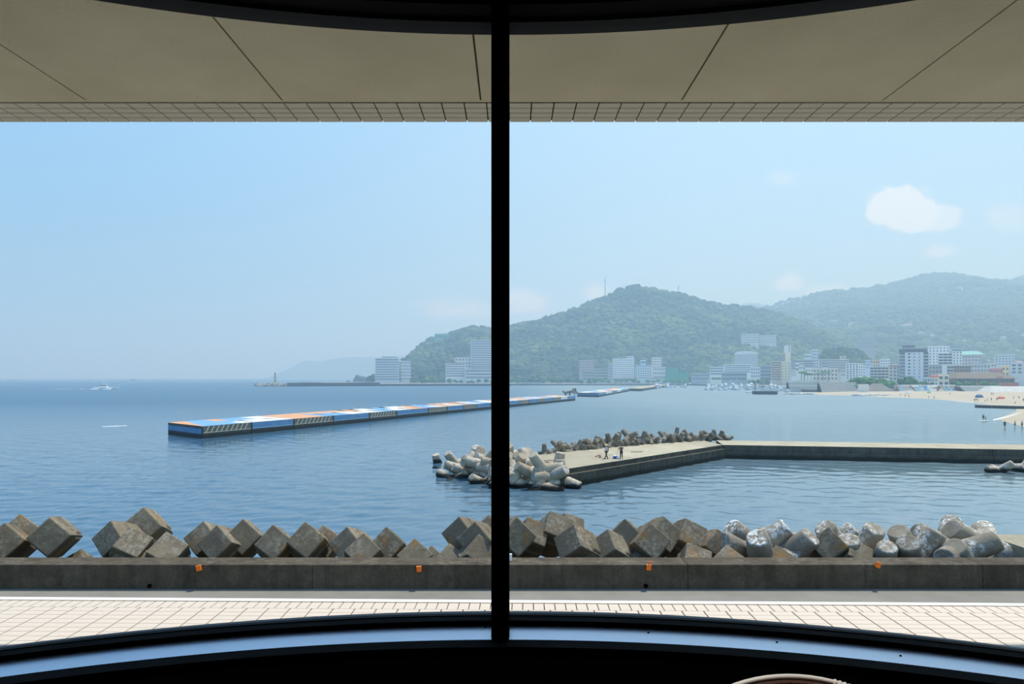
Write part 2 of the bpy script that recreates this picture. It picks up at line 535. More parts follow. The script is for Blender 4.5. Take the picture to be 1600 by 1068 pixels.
eave = MB().box(-4.2, 4.2, 3.078, 3.31, SOFFIT_Z + 0.009, SOFFIT_Z + 0.7).build('eave', M_grout, label='tiled eave beam across the top of the view', kind='structure')
UW = 0.1017
etile = shared('eave_tile', MB().frustum((-UW / 2 + .003, UW / 2 - .003, -.026, .026), (-UW / 2 + .003, UW / 2 - .003, -.026, .026), 0, 0.02), M_tile_u)
urest = MB()
for r in range(4):
    y = 3.310 - 0.029 - 0.0575 * r
    for i in range(-41, 41):
        if -26 <= i < 27:
            link('eave_tile', etile, eave, ((i + 0.37) * UW, y, SOFFIT_Z))
        else:
            urest.box(-UW / 2 + .003, UW / 2 - .003, -.026, .026, 0, .02, 0, Matrix.Translation(((i + 0.37) * UW, y, SOFFIT_Z)))
urest.build('eave_tile_field', M_tile_u, eave, kind='stuff')
MB().box(-4.2, 4.2, 3.056, 3.077, SOFFIT_Z + 0.004, SOFFIT_Z + 0.03).build('drip_strip', M_soffit, eave)
soff = MB().box(-4.2, 4.2, 0.5, 3.056, SOFFIT_Z + 0.006, SOFFIT_Z + 0.06).build('soffit', M_joint, label='beige panelled soffit over the window recess', kind='structure')
JX = [(px - CX) * 3.05 / F for px in (-477, -171, 135, 441, 751, 1065, 1379, 1691, 2003)]
for a, b in zip(JX[:-1], JX[1:]):
    MB().box(a + .004, b - .004, 0.5, 3.046, SOFFIT_Z, SOFFIT_Z + 0.008).build('soffit_panel', M_soffit, soff)
MB().box(-4.4, 4.4, -4.7, 3.25, 13.7, 14.0).build('roof', M_grout, label='roof slab over the lounge', kind='structure')
MB().box(-4.2, 4.2, 0.4, 3.0, 3.0, LEDGE_Z - 0.35).build('wall_facade', M_tile, label='tiled lower facade under the ledge', kind='structure')

# ================================================================== GROUND, SEAWALL
MB().box(-70, 70, -25, 29.2, 2.2, 3.1).build('pavement', M_asphalt, label='grey asphalt pavement strip below the ledge', kind='structure')
wall = empty('wall_sea', (0, 28.7, 3.1), label='low dark concrete seawall running across the view', kind='structure')
SX = [-50, -36.6, -22.5, -8.4, 7.4, 19.8, 33.9, 50]
for a, b in zip(SX[:-1], SX[1:]):
    MB().frustum((a + .006, b - .006, 0, 1.3), (a + .006, b - .006, 0.03, 1.2), -0.5, 1.02).build('wall_section', M_seawall, wall, bevel=0.03)
MB().prism([(-70, 29.9), (70, 29.9), (70, 46), (-70, 46)], -2, -1).build('seabed', M_pier_face, label='rubble bed under the armour blocks', kind='structure')
MB().add([(-70, 29.9, 2.6), (70, 29.9, 2.6), (70, 44, -1.2), (-70, 44, -1.2), (-70, 29.9, -1.5), (70, 29.9, -1.5)], ((0, 1, 2, 3), (0, 4, 5, 1), (4, 3, 2, 5), (0, 3, 4), (1, 5, 2))).build('rubble_slope', M_pier_face, label='rubble slope behind the seawall', kind='structure')
# asphalt patch seam, litter and drain holes along the wall foot
lamps = []
for k, (px, py, tilt, lift) in enumerate(((312, 886.5, -12, 0), (655, 888, -3, 0), (1013, 885.5, 4, 1), (1370, 881.5, 16, 0))):
    p = P(px, py, 28.68)
    o = empty('reflector', (p.x, 28.66, p.z - 0.12), (0, R(tilt), 0), cat='reflector', group='orange reflectors along the seawall')
    MB().box(-.1, .1, -.06, .04, 0, .22).build('body', M_orange, o, bevel=0.015)
    MB().box(-.105, .105, -.065, .045, .205, .235).build('cap', mat('orange_cap', (250, 140, 50), 0.4), o)
    if lift:
        MB().box(-.01, .03, -.02, .02, .23, .36).box(.02, .16, -.02, .02, .32, .36).build('bracket', M_orange, o)
    lamps.append(o)
for o, l in zip(lamps, ('orange reflector hung on the seawall, leftmost of four', 'orange reflector on the seawall, just left of the mullion',
                        'orange reflector with a bent bracket on the seawall right of mullion', 'tilted orange reflector on the seawall, rightmost of four')):
    o['label'] = l
p = P(797.5, 874, 29.3)
MB().box(-.07, .07, -.06, .06, 0, .3).build('cup', M_edge, None, (p.x, 29.3, 4.13), bevel=0.01, label='small white cup standing on the seawall beside mullion', cat='cup')
drain = []
for px in (237, 1008):
    p = G(px, 918, 3.1)
    o = link('drain_hole', MB().lathe([(.09, 0), (.09, .05), (.06, .05)], 14, Matrix.Rotation(R(90), 4, 'X')).mesh('drain_hole', M_black), wall, (p.x, 0.02, 0.14))

def np_mesh(name, v, faces, m, smooth=True, mi=None):
    me = bpy.data.meshes.new(name)
    k = faces.shape[1]
    me.vertices.add(len(v))
    me.vertices.foreach_set('co', np.ascontiguousarray(v, dtype=np.float32).ravel())
    me.loops.add(faces.size)
    me.loops.foreach_set('vertex_index', np.ascontiguousarray(faces, dtype=np.int32).ravel())
    me.polygons.add(len(faces))
    me.polygons.foreach_set('loop_start', np.arange(0, faces.size, k, dtype=np.int32))
    me.polygons.foreach_set('use_smooth', np.full(len(faces), smooth))
    for x in (m if isinstance(m, (list, tuple)) else [m]):
        me.materials.append(x)
    me.update(calc_edges=True)
    me.validate()
    return me
# ================================================================== SEA
def water_mat():
    m = bpy.data.materials.new('sea_water')
    m.use_nodes = True
    m.node_tree.nodes.clear()
    t = NT(m.node_tree)
    out = t.node('ShaderNodeOutputMaterial')
    b = t.node('ShaderNodeBsdfPrincipled', IOR=1.333)
    pos = t.node('ShaderNodeNewGeometry').outputs['Position']
    patch = t.noise(t.scalev(pos, (0.006, 0.022, 0.02)), 1.0, 3.0, 0.5)
    shal = t.rng(t.node('ShaderNodeSeparateXYZ', Vector=pos).outputs[0], -40.0, 90.0, 0.0, 1.0, True)
    t.put(b.inputs['Base Color'], t.mix(shal, t.mix(patch, srgb(54, 92, 118), srgb(70, 106, 128)), t.mix(patch, srgb(116, 138, 144), srgb(130, 150, 154))))
    v1 = t.scalev(pos, (0.34, 0.85, 0.6))
    v2 = t.scalev(pos, (0.9, 2.4, 1.0), (3.1, 1.7, 0))
    h = t.math('ADD', t.noise(v1, 1.0, 4.0, 0.6, 0.4), t.math('MULTIPLY', t.noise(v2, 1.0, 3.0, 0.6, 0.5), 0.35))
    # open sea is rougher, the bay behind the breakwaters is calmer
    px = t.node('ShaderNodeSeparateXYZ', Vector=pos)
    ratio = t.math('DIVIDE', px.outputs[0], t.math('MAXIMUM', px.outputs[1], 1.0))
    calm = t.rng(px.outputs[0], -30.0, 60.0, 1.0, 0.55, True)
    st = t.math('MULTIPLY', t.rng(patch, 0.3, 0.7, 0.55, 1.0), calm)
    t.put(b.inputs['Roughness'], t.rng(px.outputs[1], 90.0, 330.0, 0.07, 0.40))
    bn = t.node('ShaderNodeBump', Strength=st, Distance=0.05, Height=h)
    t.l.new(bn.outputs[0], b.inputs['Normal'])
    t.l.new(b.outputs[0], out.inputs[0])
    return m
M_water = water_mat()
# waves are modelled near the shore; beyond about 400 m they are finer than a pixel and the surface is plain
def sea_waves():
    r2 = np.random.default_rng(3)
    Y = 30 * np.exp(np.arange(0, 525) * 0.005)
    U = np.linspace(-0.92, 0.92, 600)
    YY, UU = np.meshgrid(Y, U, indexing='ij')
    XX = UU * YY
    dx, dyy = 0.00307 * YY, 0.005 * YY
    Z = np.zeros_like(XX)
    calm = 1.0 - 0.35 / (1 + np.exp(-(XX - 10) / 18.0))
    for k in range(54):
        lam = math.exp(r2.uniform(math.log(0.7), math.log(4.6)))
        th = r2.normal(R(8), R(34))
        kx, ky = math.sin(th) * 2 * math.pi / lam, math.cos(th) * 2 * math.pi / lam
        a = 0.0185 * lam / (2 * math.pi) * (1.25 if lam < 3 else 0.9)
        sp = np.maximum(abs(kx) * dx, abs(ky) * dyy)          # phase per cell
        fade = np.clip((2.0 - sp) / 0.9, 0, 1)
        env = 0.65 + 0.5 * np.sin(XX * 0.05 * (1 + k % 3) + k) * np.sin(YY * 0.06 + 2.1 * k)
        Z += a * fade * env * np.sin(kx * XX + ky * YY + r2.uniform(0, 6.28))
    Z *= calm
    edge = np.clip((412 - YY) / 70, 0, 1) * np.clip((0.92 - abs(UU)) / 0.05, 0, 1)
    Z = Z * edge - 0.068 * (1 - edge)
    v = np.stack([XX, YY, Z], -1).reshape(-1, 3)
    ny, nx = XX.shape
    i = np.arange(nx * ny).reshape(ny, nx)
    q = np.stack([i[:-1, :-1], i[:-1, 1:], i[1:, 1:], i[1:, :-1]], -1).reshape(-1, 4)
    return v, q
v_, q_ = sea_waves()
nv = len(v_)
v_ = np.concatenate([v_, np.array([(-16000, 30, -.07), (16000, 30, -.07), (16000, 16000, -.07), (-16000, 16000, -.07)])])
q_ = np.concatenate([q_, np.array([[nv, nv + 1, nv + 2, nv + 3]])])
link('sea', np_mesh('sea', v_, q_, M_water), label='rippled blue sea filling the bay', kind='structure')

# ================================================================== L-SHAPED PIER
pier = empty('pier', (20, 90, 0), label='low concrete pier with an angled head, tetrapods around it', kind='structure')
def ppart(name, mb, m, **k):
    o = mb.build(name, m, **k)
    o.parent = pier
    o.matrix_parent_inverse = Matrix.Translation(pier.location).inverted()
    return o
PZ = 2.0
tipN = G(872, 734, PZ); cor = G(1129, 694.6, PZ); tipF = G(822, 716, PZ)
d1 = (cor - tipN).normalized()
nrm = Vector((-d1.y, d1.x, 0))
far1 = cor + d1 * 7 + nrm * 8.5
tipF = tipN + nrm * 12 - d1 * 1.0
near_line = [tipN.lerp(cor, t) for t in (0, 0.40, 0.885, 1.0)]
far_line = [tipF.lerp(far1, t) for t in (0, 0.40, 0.885, 1.0)]
for i in range(3):
    a, b = near_line[i] + d1 * 0.03, near_line[i + 1] - d1 * 0.03
    c, d = far_line[i + 1] - d1 * 0.03, far_line[i] + d1 * 0.03
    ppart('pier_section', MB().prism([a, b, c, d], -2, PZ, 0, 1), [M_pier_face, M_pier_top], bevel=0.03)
    s = -nrm * 0.55
    ppart('pier_step', MB().prism([a + s, b + s, b - s, a - s], -2, PZ - 0.55), [M_pier_face], bevel=0.04)
r0, r1 = cor, G(1600, 702, PZ)
d2 = (r1 - r0).normalized()
n2_ = Vector((-d2.y, d2.x, 0))
lens = [0, 36.3, 55, 80, 110]
for a, b in zip(lens[:-1], lens[1:]):
    A, B = r0 + d2 * (a + .03), r0 + d2 * (b - .03)
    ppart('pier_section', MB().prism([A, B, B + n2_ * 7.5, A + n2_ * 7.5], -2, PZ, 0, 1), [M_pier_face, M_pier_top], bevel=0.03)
    ppart('pier_step', MB().prism([A - n2_ * .35, B - n2_ * .35, B, A], -2, PZ - 1.0), [M_pier_face], bevel=0.04)
# dark stains and planks lying on the pier are thin timber pieces
for px, py, L, a in ((846, 719, 1.6, 20), (862, 719.5, 1.2, -30), (934, 712, 2.2, 70), (995, 706, 1.6, 10)):
    q = G(px, py, PZ)
    ppart('timber_scrap', MB().box(-L / 2, L / 2, -.12, .12, 0, .05, 0, Matrix.Translation((q.x, q.y, PZ)) @ Matrix.Rotation(R(a), 4, 'Z')), mat('timber', (96, 84, 66), 0.9, 0.3))

# ================================================================== HILLS
def interp(xs, ys):
    xs, ys = np.array(xs, float), np.array(ys, float)
    return lambda x: np.interp(x, xs, ys)
def ridge(px, D):
    X = [(p[0] - CX) / F * D for p in px]
    Z = [EYE + (HY - p[1]) / F * D for p in px]
    return interp(X, Z)
def fbm(X, Y, sc, seed=0.0, oct_=4):
    out = np.zeros_like(X)
    a, tot = 1.0, 0.0
    for o in range(oct_):
        s = sc * 2 ** o
        k = seed + o * 17.3
        out += a * (np.sin(X * s + 1.7 * np.sin(Y * s * 0.8 + k) + k) * np.cos(Y * s * 1.1 + 1.3 * np.sin(X * s * 0.7 - k) + 2 * k))
        tot += a
        a *= 0.55
    return out / tot
class Hill:
    def __init__(s, px, Y0, Yr, Yb, zoff=0.0, pw=1.0, amp=8.0, sc=0.012, seed=0.0, zfoot=2.5):
        s.r = ridge(px, Yr); s.Y0, s.Yr, s.Yb = Y0, Yr, Yb
        s.zoff, s.pw, s.amp, s.sc, s.seed, s.zf = zoff, pw, amp, sc, seed, zfoot
    def z(s, X, Y):
        X, Y = np.asarray(X, float), np.asarray(Y, float)
        t = (Y - s.Y0) / (s.Yr - s.Y0)
        up = np.clip(t, 0, 1) ** s.pw
        dn = np.clip((Y - s.Yr) / (s.Yb - s.Yr), 0, 1)
        Hh = np.maximum(s.r(X) + s.zoff - s.zf, -6)
        g = np.where(t <= 1, up, 1 - 0.7 * dn)
        n = fbm(X, Y, s.sc, s.seed) * s.amp * np.clip(4 * t * (1.02 - t), 0, 1)
        return s.zf + Hh * g + n * np.clip(Hh / 30, 0, 1)
def grid_mesh(name, fz, x0, x1, y0, y1, nx, ny, m, **tags):
    X, Y = np.meshgrid(np.linspace(x0, x1, nx), np.linspace(y0, y1, ny))
    Z = fz(X, Y)
    v = np.stack([X, Y, Z], -1).reshape(-1, 3)
    i = np.arange(nx * ny).reshape(ny, nx)
    q = np.stack([i[:-1, :-1], i[:-1, 1:], i[1:, 1:], i[1:, :-1]], -1).reshape(-1, 4)
    return link(name, np_mesh(name, v, q, m), **tags)
def ico(sub):
    bm = bmesh.new()
    bmesh.ops.create_icosphere(bm, subdivisions=sub, radius=1.0)
    bm.verts.ensure_lookup_table()
    v = np.array([x.co[:] for x in bm.verts])
    f = np.array([[x.index for x in g.verts] for g in bm.faces])
    bm.free()
    return v, f
IV, IF = ico(2)
keep = IV[IF].mean(1)[:, 2] > -0.35
IFT = IF[keep]
def crowns(name, pos, rad, m, flat=0.8, **tags):
    """many leafy crowns in one mesh"""
    pos, rad = np.asarray(pos), np.asarray(rad)
    n = len(pos)
    tv = []
    for k in range(6):
        d = 1 + 0.22 * np.sin(IV @ rng.normal(size=3) * 4 + k) + 0.16 * np.sin(IV @ rng.normal(size=3) * 7 + 2 * k)
        tv.append(IV * d[:, None] * np.array([1, 1, flat]))
    tv = np.array(tv)
    sel = rng.integers(0, 6, n)
    a = rng.uniform(0, 6.28, n)
    c, s_ = np.cos(a), np.sin(a)
    V = tv[sel] * rad[:, None, None]
    X = V[..., 0] * c[:, None] - V[..., 1] * s_[:, None]
    Y = V[..., 0] * s_[:, None] + V[..., 1] * c[:, None]
    V = np.stack([X, Y, V[..., 2]], -1) + pos[:, None, :]
    Fc = (IFT[None] + (np.arange(n) * len(IV))[:, None, None]).reshape(-1, 3)
    return link(name, np_mesh(name, V.reshape(-1, 3), Fc, m), **tags)
def leaf_mat(name, c1, c2, c3):
    m = bpy.data.materials.new(name)
    m.use_nodes = True
    m.node_tree.nodes.clear()
    t = NT(m.node_tree)
    out = t.node('ShaderNodeOutputMaterial')
    b = t.node('ShaderNodeBsdfPrincipled', Roughness=0.85)
    b.inputs['Specular IOR Level'].default_value = 0.15
    g = t.node('ShaderNodeNewGeometry')
    c = t.mix(t.rng(g.outputs['Random Per Island'], 0, 1), srgb(*c1), srgb(*c2))
    c = t.mix(t.rng(t.noise(g.outputs['Position'], 0.012, 4.0, 0.6), 0.42, 0.66), c, srgb(*c3))
    t.put(b.inputs['Base Color'], c)
    bn = t.node('ShaderNodeBump', Strength=1.0, Distance=1.2, Height=t.noise(g.outputs['Position'], 0.55, 3.0, 0.7))
    t.l.new(bn.outputs[0], b.inputs['Normal'])
    t.l.new(b.outputs[0], out.inputs[0])
    return m
M_leaf = leaf_mat('forest_leaves', (36, 58, 34), (62, 88, 48), (104, 124, 66))
M_leaf2 = leaf_mat('hill_leaves', (42, 66, 42), (58, 84, 50), (84, 106, 62))
M_bush = leaf_mat('bush_leaves', (44, 84, 34), (70, 118, 48), (92, 138, 60))
M_soil = mat('hill_ground', (70, 88, 48), 0.95, 0.3, 0.02)

H1 = Hill([(600, 600), (622, 592), (634, 577), (644, 560), (654, 543), (672, 527), (700, 521), (722, 513), (738, 508), (768, 513), (800, 508), (840, 499), (880, 486), (920, 471), (948, 460),
           (975, 448), (993, 444), (1015, 448), (1060, 456), (1095, 466), (1130, 474), (1170, 479), (1200, 484), (1240, 496), (1290, 518), (1340, 540), (1400, 566), (1440, 592)],
          1180, 1650, 2100, -7.0, 1.0, 13.0, 0.011, 1.0)
H2 = Hill([(1040, 560), (1100, 500), (1150, 486), (1190, 478), (1212, 474), (1230, 468), (1280, 454), (1340, 448), (1385, 443), (1410, 436), (1440, 428), (1455, 425), (1490, 427), (1520, 433),
           (1560, 437), (1600, 432), (1680, 424), (1800, 440), (2000, 500)], 1000, 2500, 3300, -9.0, 1.05, 26.0, 0.006, 4.0)
H3 = Hill([(1100, 500), (1150, 474), (1175, 470), (1205, 474), (1250, 490), (1300, 500), (1540, 470), (1570, 437), (1600, 425), (1650, 415), (1750, 420), (1900, 470)], 2800, 3900, 4600, -6, 1.0, 20, 0.005, 2.0)
H4 = Hill([(1262, 592), (1280, 555), (1296, 543), (1318, 538), (1340, 543), (1352, 556), (1368, 592)], 930, 1010, 1080, -6, 0.8, 2, 0.02, 3.0)
HF = Hill([(425, 592), (440, 586), (450, 576), (465, 568), (482, 562), (495, 564), (520, 560), (550, 557), (600, 557), (640, 555), (700, 552), (800, 560), (900, 590)], 4700, 5200, 6000, 0, 1.0, 8, 0.003, 5.0, 0.0)
def hill(name, H, px0, px1, y0, y1, nx, ny, label):
    x0, x1 = (px0 - CX) / F * H.Yr, (px1 - CX) / F * H.Yr
    return grid_mesh(name, H.z, x0, x1, y0, y1, nx, ny, M_soil, label=label, kind='structure')
h1 = hill('hill_wooded', H1, 600, 1445, 1180, 2100, 160, 90, 'wooded green hill above the harbour hotels')
h2 = hill('hill_mountain', H2, 1040, 2000, 1000, 3300, 160, 120, 'broad hazy mountain slope behind the town')
hill('hill_distant', H3, 1100, 1900, 2800, 4600, 90, 40, 'pale far ridge behind the mountain')
h4 = hill('hill_knoll', H4, 1262, 1368, 930, 1080, 40, 30, 'small wooded knoll behind the hotels')
hill('headland', HF, 425, 900, 4700, 6000, 120, 30, 'very faint blue headland on the horizon')
def scatter(H, n, y0, y1, rmin, rmax, pxr, zmin=4.0, sink=0.25):
    Y = rng.uniform(y0, y1, n)
    pxs = rng.uniform(pxr[0], pxr[1], n)
    X = (pxs - CX) / F * H.Yr
    Z = H.z(X, Y)
    r = rng.uniform(rmin, rmax, n) * rng.choice([1, 1, 1, 1.25], n)
    ok = Z > zmin
    return np.stack([X, Y, Z + r * sink], -1)[ok], r[ok]
p_, r_ = scatter(H1, 9500, 1185, 1690, 3.8, 7.6, (604, 1442), 4.0, 0.4)
crowns('tree_canopy', p_, r_, M_leaf, parent=h1, kind='stuff')
p_, r_ = scatter(H2, 9500, 1250, 2560, 6.0, 10.5, (1060, 1760), 20)
crowns('tree_canopy', p_, r_, M_leaf2, parent=h2, kind='stuff')
p_, r_ = scatter(H4, 420, 935, 1030, 3.0, 5.0, (1264, 1366), 2.0)
crowns('tree_canopy', p_, r_, M_leaf, parent=h4, kind='stuff')

# ------------------------------------------------------------------ sea haze over the bay
def haze_mat():
    m = bpy.data.materials.new('sea_haze')
    m.use_nodes = True
    m.node_tree.nodes.clear()
    t = NT(m.node_tree)
    out = t.node('ShaderNodeOutputMaterial')
    s = t.node('ShaderNodeVolumeScatter', Color=(0.54, 0.78, 1.0, 1), Density=0.00054, Anisotropy=0.3)
    ab = t.node('ShaderNodeVolumeAbsorption', Color=(0.15, 0.62, 0.85, 1), Density=0.00005)
    ad = t.node('ShaderNodeAddShader')
    t.l.new(s.outputs[0], ad.inputs[0])
    t.l.new(ab.outputs[0], ad.inputs[1])
    t.l.new(ad.outputs[0], out.inputs['Volume'])
    return m
hz = MB().box(-9000, 9000, 60, 15000, -2, 430).build('haze', haze_mat(), label='pale blue summer haze over the bay and hills', kind='stuff')

# ================================================================== ARMOUR BLOCKS BEHIND THE SEAWALL
def hexa_mesh():
    mb = MB()
    c, tip, stub = 0.66, 1.30, 0.75
    mb.box(-c, c, -c, c, -c, c)
    for M, t in ((Matrix.Identity(4), tip), (Matrix.Rotation(R(180), 4, 'X'), tip), (Matrix.Rotation(R(90), 4, 'X'), stub), (Matrix.Rotation(R(-90), 4, 'X'), stub),
                 (Matrix.Rotation(R(90), 4, 'Y'), stub), (Matrix.Rotation(R(-90), 4, 'Y'), stub)):
        if t == tip:
            mb.frustum((-.655, .655, -.655, .655), (-.60, .60, -.60, .60), 0.6, t, 0, M)
        else:
            mb.frustum((-.64, .64, -.64, .64), (-.5, .5, -.5, .5), 0.6, t, 0, M)
    me = mb.mesh('armour_block', M_block)
    return me
HEXA = hexa_mesh()
def frame(az, el, roll):
    az, el = R(az), R(el)
    a = Vector((math.sin(az) * math.cos(el), -math.cos(az) * math.cos(el), math.sin(el)))
    h = a.cross(Vector((0, 0, 1))).normalized()
    x = Matrix.Rotation(R(roll), 3, a) @ h
    y = a.cross(x)
    return Matrix((x, y, a)).transposed(), a
def hexa(px, py, D, az, el, roll, s=1.0):
    M, a = frame(az, el - 3, roll)
    c = P(px, py, D) - a * 1.30 * s
    o = link('armour_block', HEXA, None, c, M, cat='concrete block', group='angular armour blocks behind the seawall')
    o.scale = (s, s, s)
    bev(o, 0.05, 2)
    return o
low, high = [], []
for args in (  # px, py, D, azimuth, elevation, roll, (scale)
        (4, 846, 31.2, 24, 24, 45, 1.05), (76, 838, 31.0, 22, 16, 45, 1.05), (30, 828, 33.2, 30, 30, 45),
        (166, 841, 31.6, -14, 24, 49), (220, 822, 33.2, 16, 22, 42, 1.12), (208, 846, 30.9, 34, 46, 52),
        (262, 856, 31.0, 26, 44, 50, 1.05), (312, 840, 32.6, -6, 30, 47), (335, 848, 31.2, -3, 26, 48), (379, 838, 32.0, 14, 24, 46),
        (427, 847, 31.2, 10, 28, 50), (478, 843, 31.3, 12, 30, 49, 1.04), (508, 845, 33.2, 20, 30, 50), (538, 850, 31.6, -14, 26, 47),
        (604, 850, 31.8, 8, 28, 47), (714, 834, 32.0, -22, 22, 47), (740, 843, 31.2, -12, 20, 45),
        (809, 838, 31.2, 10, 18, 44, 1.06), (838, 830, 33.0, 24, 40, 60), (873, 820, 33.4, 18, 38, 62), (899, 822, 34.2, 40, 34, 66),
        (886, 846, 31.0, -48, 32, 44, 1.05), (940, 852, 31.3, -50, 34, 46), (977, 839, 31.9, -12, 24, 47, 1.05), (1020, 845, 31.2, 6, 27, 47, 1.05),
        (1042, 834, 32.6, 10, 26, 47, 1.05), (1084, 834, 32.6, 16, 30, 60), (1126, 851, 31.8, 8, 24, 45, 0.9), (764, 830, 33.4, 5, 28, 45)):
    high.append(hexa(*args))
for args in ((204, 868, 30.7, 24, 46, 50), (566, 859, 31.0, 2, 38, 47), (648, 866, 31.2, 6, 44, 46), (674, 873, 31.2, 4, 40, 46, 0.8), (705, 871, 31.0, 12, 44, 47, 0.9),
             (755, 862, 30.8, 30, 30, 45), (1092, 868, 30.8, 20, 56, 56), (1140, 872, 30.8, -6, 50, 46, 0.9), (1294, 850, 31.2, -26, 30, 44),
             (1346, 862, 31.0, 18, 44, 50, 0.9), (1222, 872, 31.0, 4, 52, 46, 0.9), (112, 876, 32.5, -20, 48, 45, 0.8), (1000, 876, 31.2, 4, 50, 46, 0.8)):
    low.append(hexa(*args))
from_left(high, 'angular concrete armour block rising above the seawall, # of the raised ones')
from_left(low, 'angular concrete armour block barely showing over the seawall, # of the low ones')

def tetra_mesh(name, m):
    mb = MB()
    prof = [(.64, -0.1), (.61, .5), (.51, 1.75), (.495, 1.98), (.46, 2.06), (.40, 2.08)]
    dirs = [Vector((0, 0, 1))]
    for k in range(3):
        a = R(120 * k)
        dirs.append(Vector((math.cos(a) * 0.9428, math.sin(a) * 0.9428, -1 / 3)))
    for d in dirs:
        mb.lathe(prof, 20, d.to_track_quat('Z', 'Y').to_matrix().to_4x4(), 0, True)
    bm_v, bm_f = IV * 0.68, IF
    mb.add([tuple(x) for x in bm_v], [tuple(int(i) for i in f) for f in bm_f], 0, True)
    return mb.mesh(name, m, fix=False)
TET = tetra_mesh('tetrapod', M_tetra)
TET2 = tetra_mesh('tetrapod', M_tetra2)
TET3 = tetra_mesh('tetrapod', M_tetra3)
def tetra_tip(px, py, D, ang, tow, spin, s=1.0, me=TET):
    """tip of the main leg at a pixel; ang = its tilt to the right of upright, tow = its lean towards the viewer"""
    a, t = R(max(-62, min(62, ang * 1.5))), R(tow * 0.6)
    d = Vector((math.sin(a) * math.cos(t), -math.sin(t), math.cos(a) * math.cos(t)))
    q = d.to_track_quat('Z', 'Y').to_matrix() @ Matrix.Rotation(R(spin), 3, 'Z')
    c = P(px, py, D) - d * 1.95 * s
    o = link('tetrapod', me, None, c, q, cat='tetrapod', group='tetrapods behind the seawall')
    o.scale = (s, s, s)
    return o
near = [tetra_tip(*a) for a in (
    (1144, 826, 32.4, -32, 18, 20), (1184, 842, 31.0, -14, 52, 70, 1.05), (1228, 826, 32.4, 34, 16, 10), (1265, 840, 31.4, 24, 48, 100),
    (1290, 826, 32.2, -24, 30, 0), (1334, 829, 33.4, 28, 24, 40), (1366, 828, 32.6, 8, 46, 60), (1404, 832, 32.8, -22, 30, 30),
    (1386, 856, 30.9, -6, 50, 80, 0.9), (1419, 850, 30.8, -18, 58, 10), (1436, 832, 33.6, -40, 22, 0), (1461, 833, 32.2, 20, 14, 50),
    (1489, 828, 33.0, -38, 12, 20, 1.1), (1492, 856, 30.9, -26, 40, 90), (1556, 845, 31.2, 46, 26, 40, 0.95), (1326, 845, 31.5, -8, 40, 30))]
from_left(near, 'bird-spotted grey tetrapod right of the angular blocks behind seawall, #')

def tetra_at(px, py, z, seed, me, group, s=1.0, D=None):
    rr = random.Random(seed)
    q = Euler((rr.uniform(0, 6.3), rr.uniform(0, 6.3), rr.uniform(0, 6.3))).to_matrix()
    c = G(px, py, z) if D is None else P(px, py, D)
    o = link('tetrapod', me, None, c, q, cat='tetrapod', group=group)
    o.scale = (s, s, s)
    return o
head_t = []
hc = lambda u, v: (660 + u / 5.714, 650 + v / 5.714)
for k, (u, v, z) in enumerate(((150, 472, -.9), (185, 522, -1.1), (300, 440, .2), (350, 480, 0.5), (415, 430, 1.1), (480, 430, 1.5), (420, 520, .3), (262, 590, -.5),
                               (545, 440, 1.6), (500, 395, 1.3), (590, 400, 1.8), (560, 510, .6), (560, 620, -.4), (500, 580, -.5), (640, 470, 1.4), (690, 430, 1.8),
                               (660, 560, .6), (720, 520, 1.2), (700, 620, 0.0), (830, 360, 1.8), (880, 420, 1.9), (820, 470, 1.5), (930, 450, 1.8), (830, 560, .7),
                               (870, 600, .2), (980, 520, 1.3), (1080, 480, 1.9), (1040, 560, .8), (1150, 540, 1.2), (1200, 500, 1.5), (950, 640, -.1),
                               (1060, 640, .1), (1180, 620, .2), (1240, 570, .8), (1250, 630, -.5), (1420, 625, -.7), (1520, 590, -.8), (770, 380, 1.9))):
    px, py = hc(u, v)
    head_t.append(tetra_at(px, py, z, 100 + k, TET2, 'tetrapods heaped around the pier head', 1.08))
from_left(head_t, 'pale tetrapod heaped at the pier head, # in that heap')
back_t = []
bc = lambda u, v: (900 + u / 5.714, 650 + v / 5.714)
for k, (px, py) in enumerate([hc(1215, 258), hc(1090, 315), hc(1140, 330), hc(1190, 315), hc(1255, 305), hc(1315, 285), hc(1385, 270), hc(1445, 290), hc(1490, 250), hc(1535, 243),
                              bc(15, 285), bc(60, 285), bc(110, 258), bc(160, 245), bc(195, 275), bc(235, 240), bc(300, 222), bc(335, 220), bc(372, 212), bc(415, 240),
                              bc(472, 178), bc(480, 225), bc(530, 225), bc(600, 190), bc(660, 208), bc(705, 205), bc(790, 182), bc(835, 198), bc(895, 160),
                              bc(925, 195), bc(1000, 180), bc(1045, 195), bc(1130, 180), bc(1185, 165), bc(1190, 192), bc(1240, 170), bc(1282, 192), bc(1342, 190)]):
    D = np.interp(px, [845, 960, 1060, 1140], [89, 99, 106, 111])
    back_t.append(tetra_at(px, py + 1.5, 0, 300 + k, TET3, 'tetrapods along the outer side of the pier', random.uniform(.55, .72), D))
from_left(back_t, 'grey tetrapod along the outer edge of the pier, #')
side_t = [tetra_at(px, py, z, 700 + k, TET2, 'rounded tetrapods by the long pier wall', 0.9) for k, (px, py, z) in enumerate(((1561, 736, .1), (1592, 741, -.6), (1602, 731, 0.5)))]
from_left(side_t, 'tetrapod half sunk at the foot of the long pier wall, #')

# quay at the right end behind the wall
MB().box(23.5, 40, 30.6, 34, -1, 4.18).build('quay', M_pier_top, label='pale concrete quay at the right end of the seawall', kind='structure')

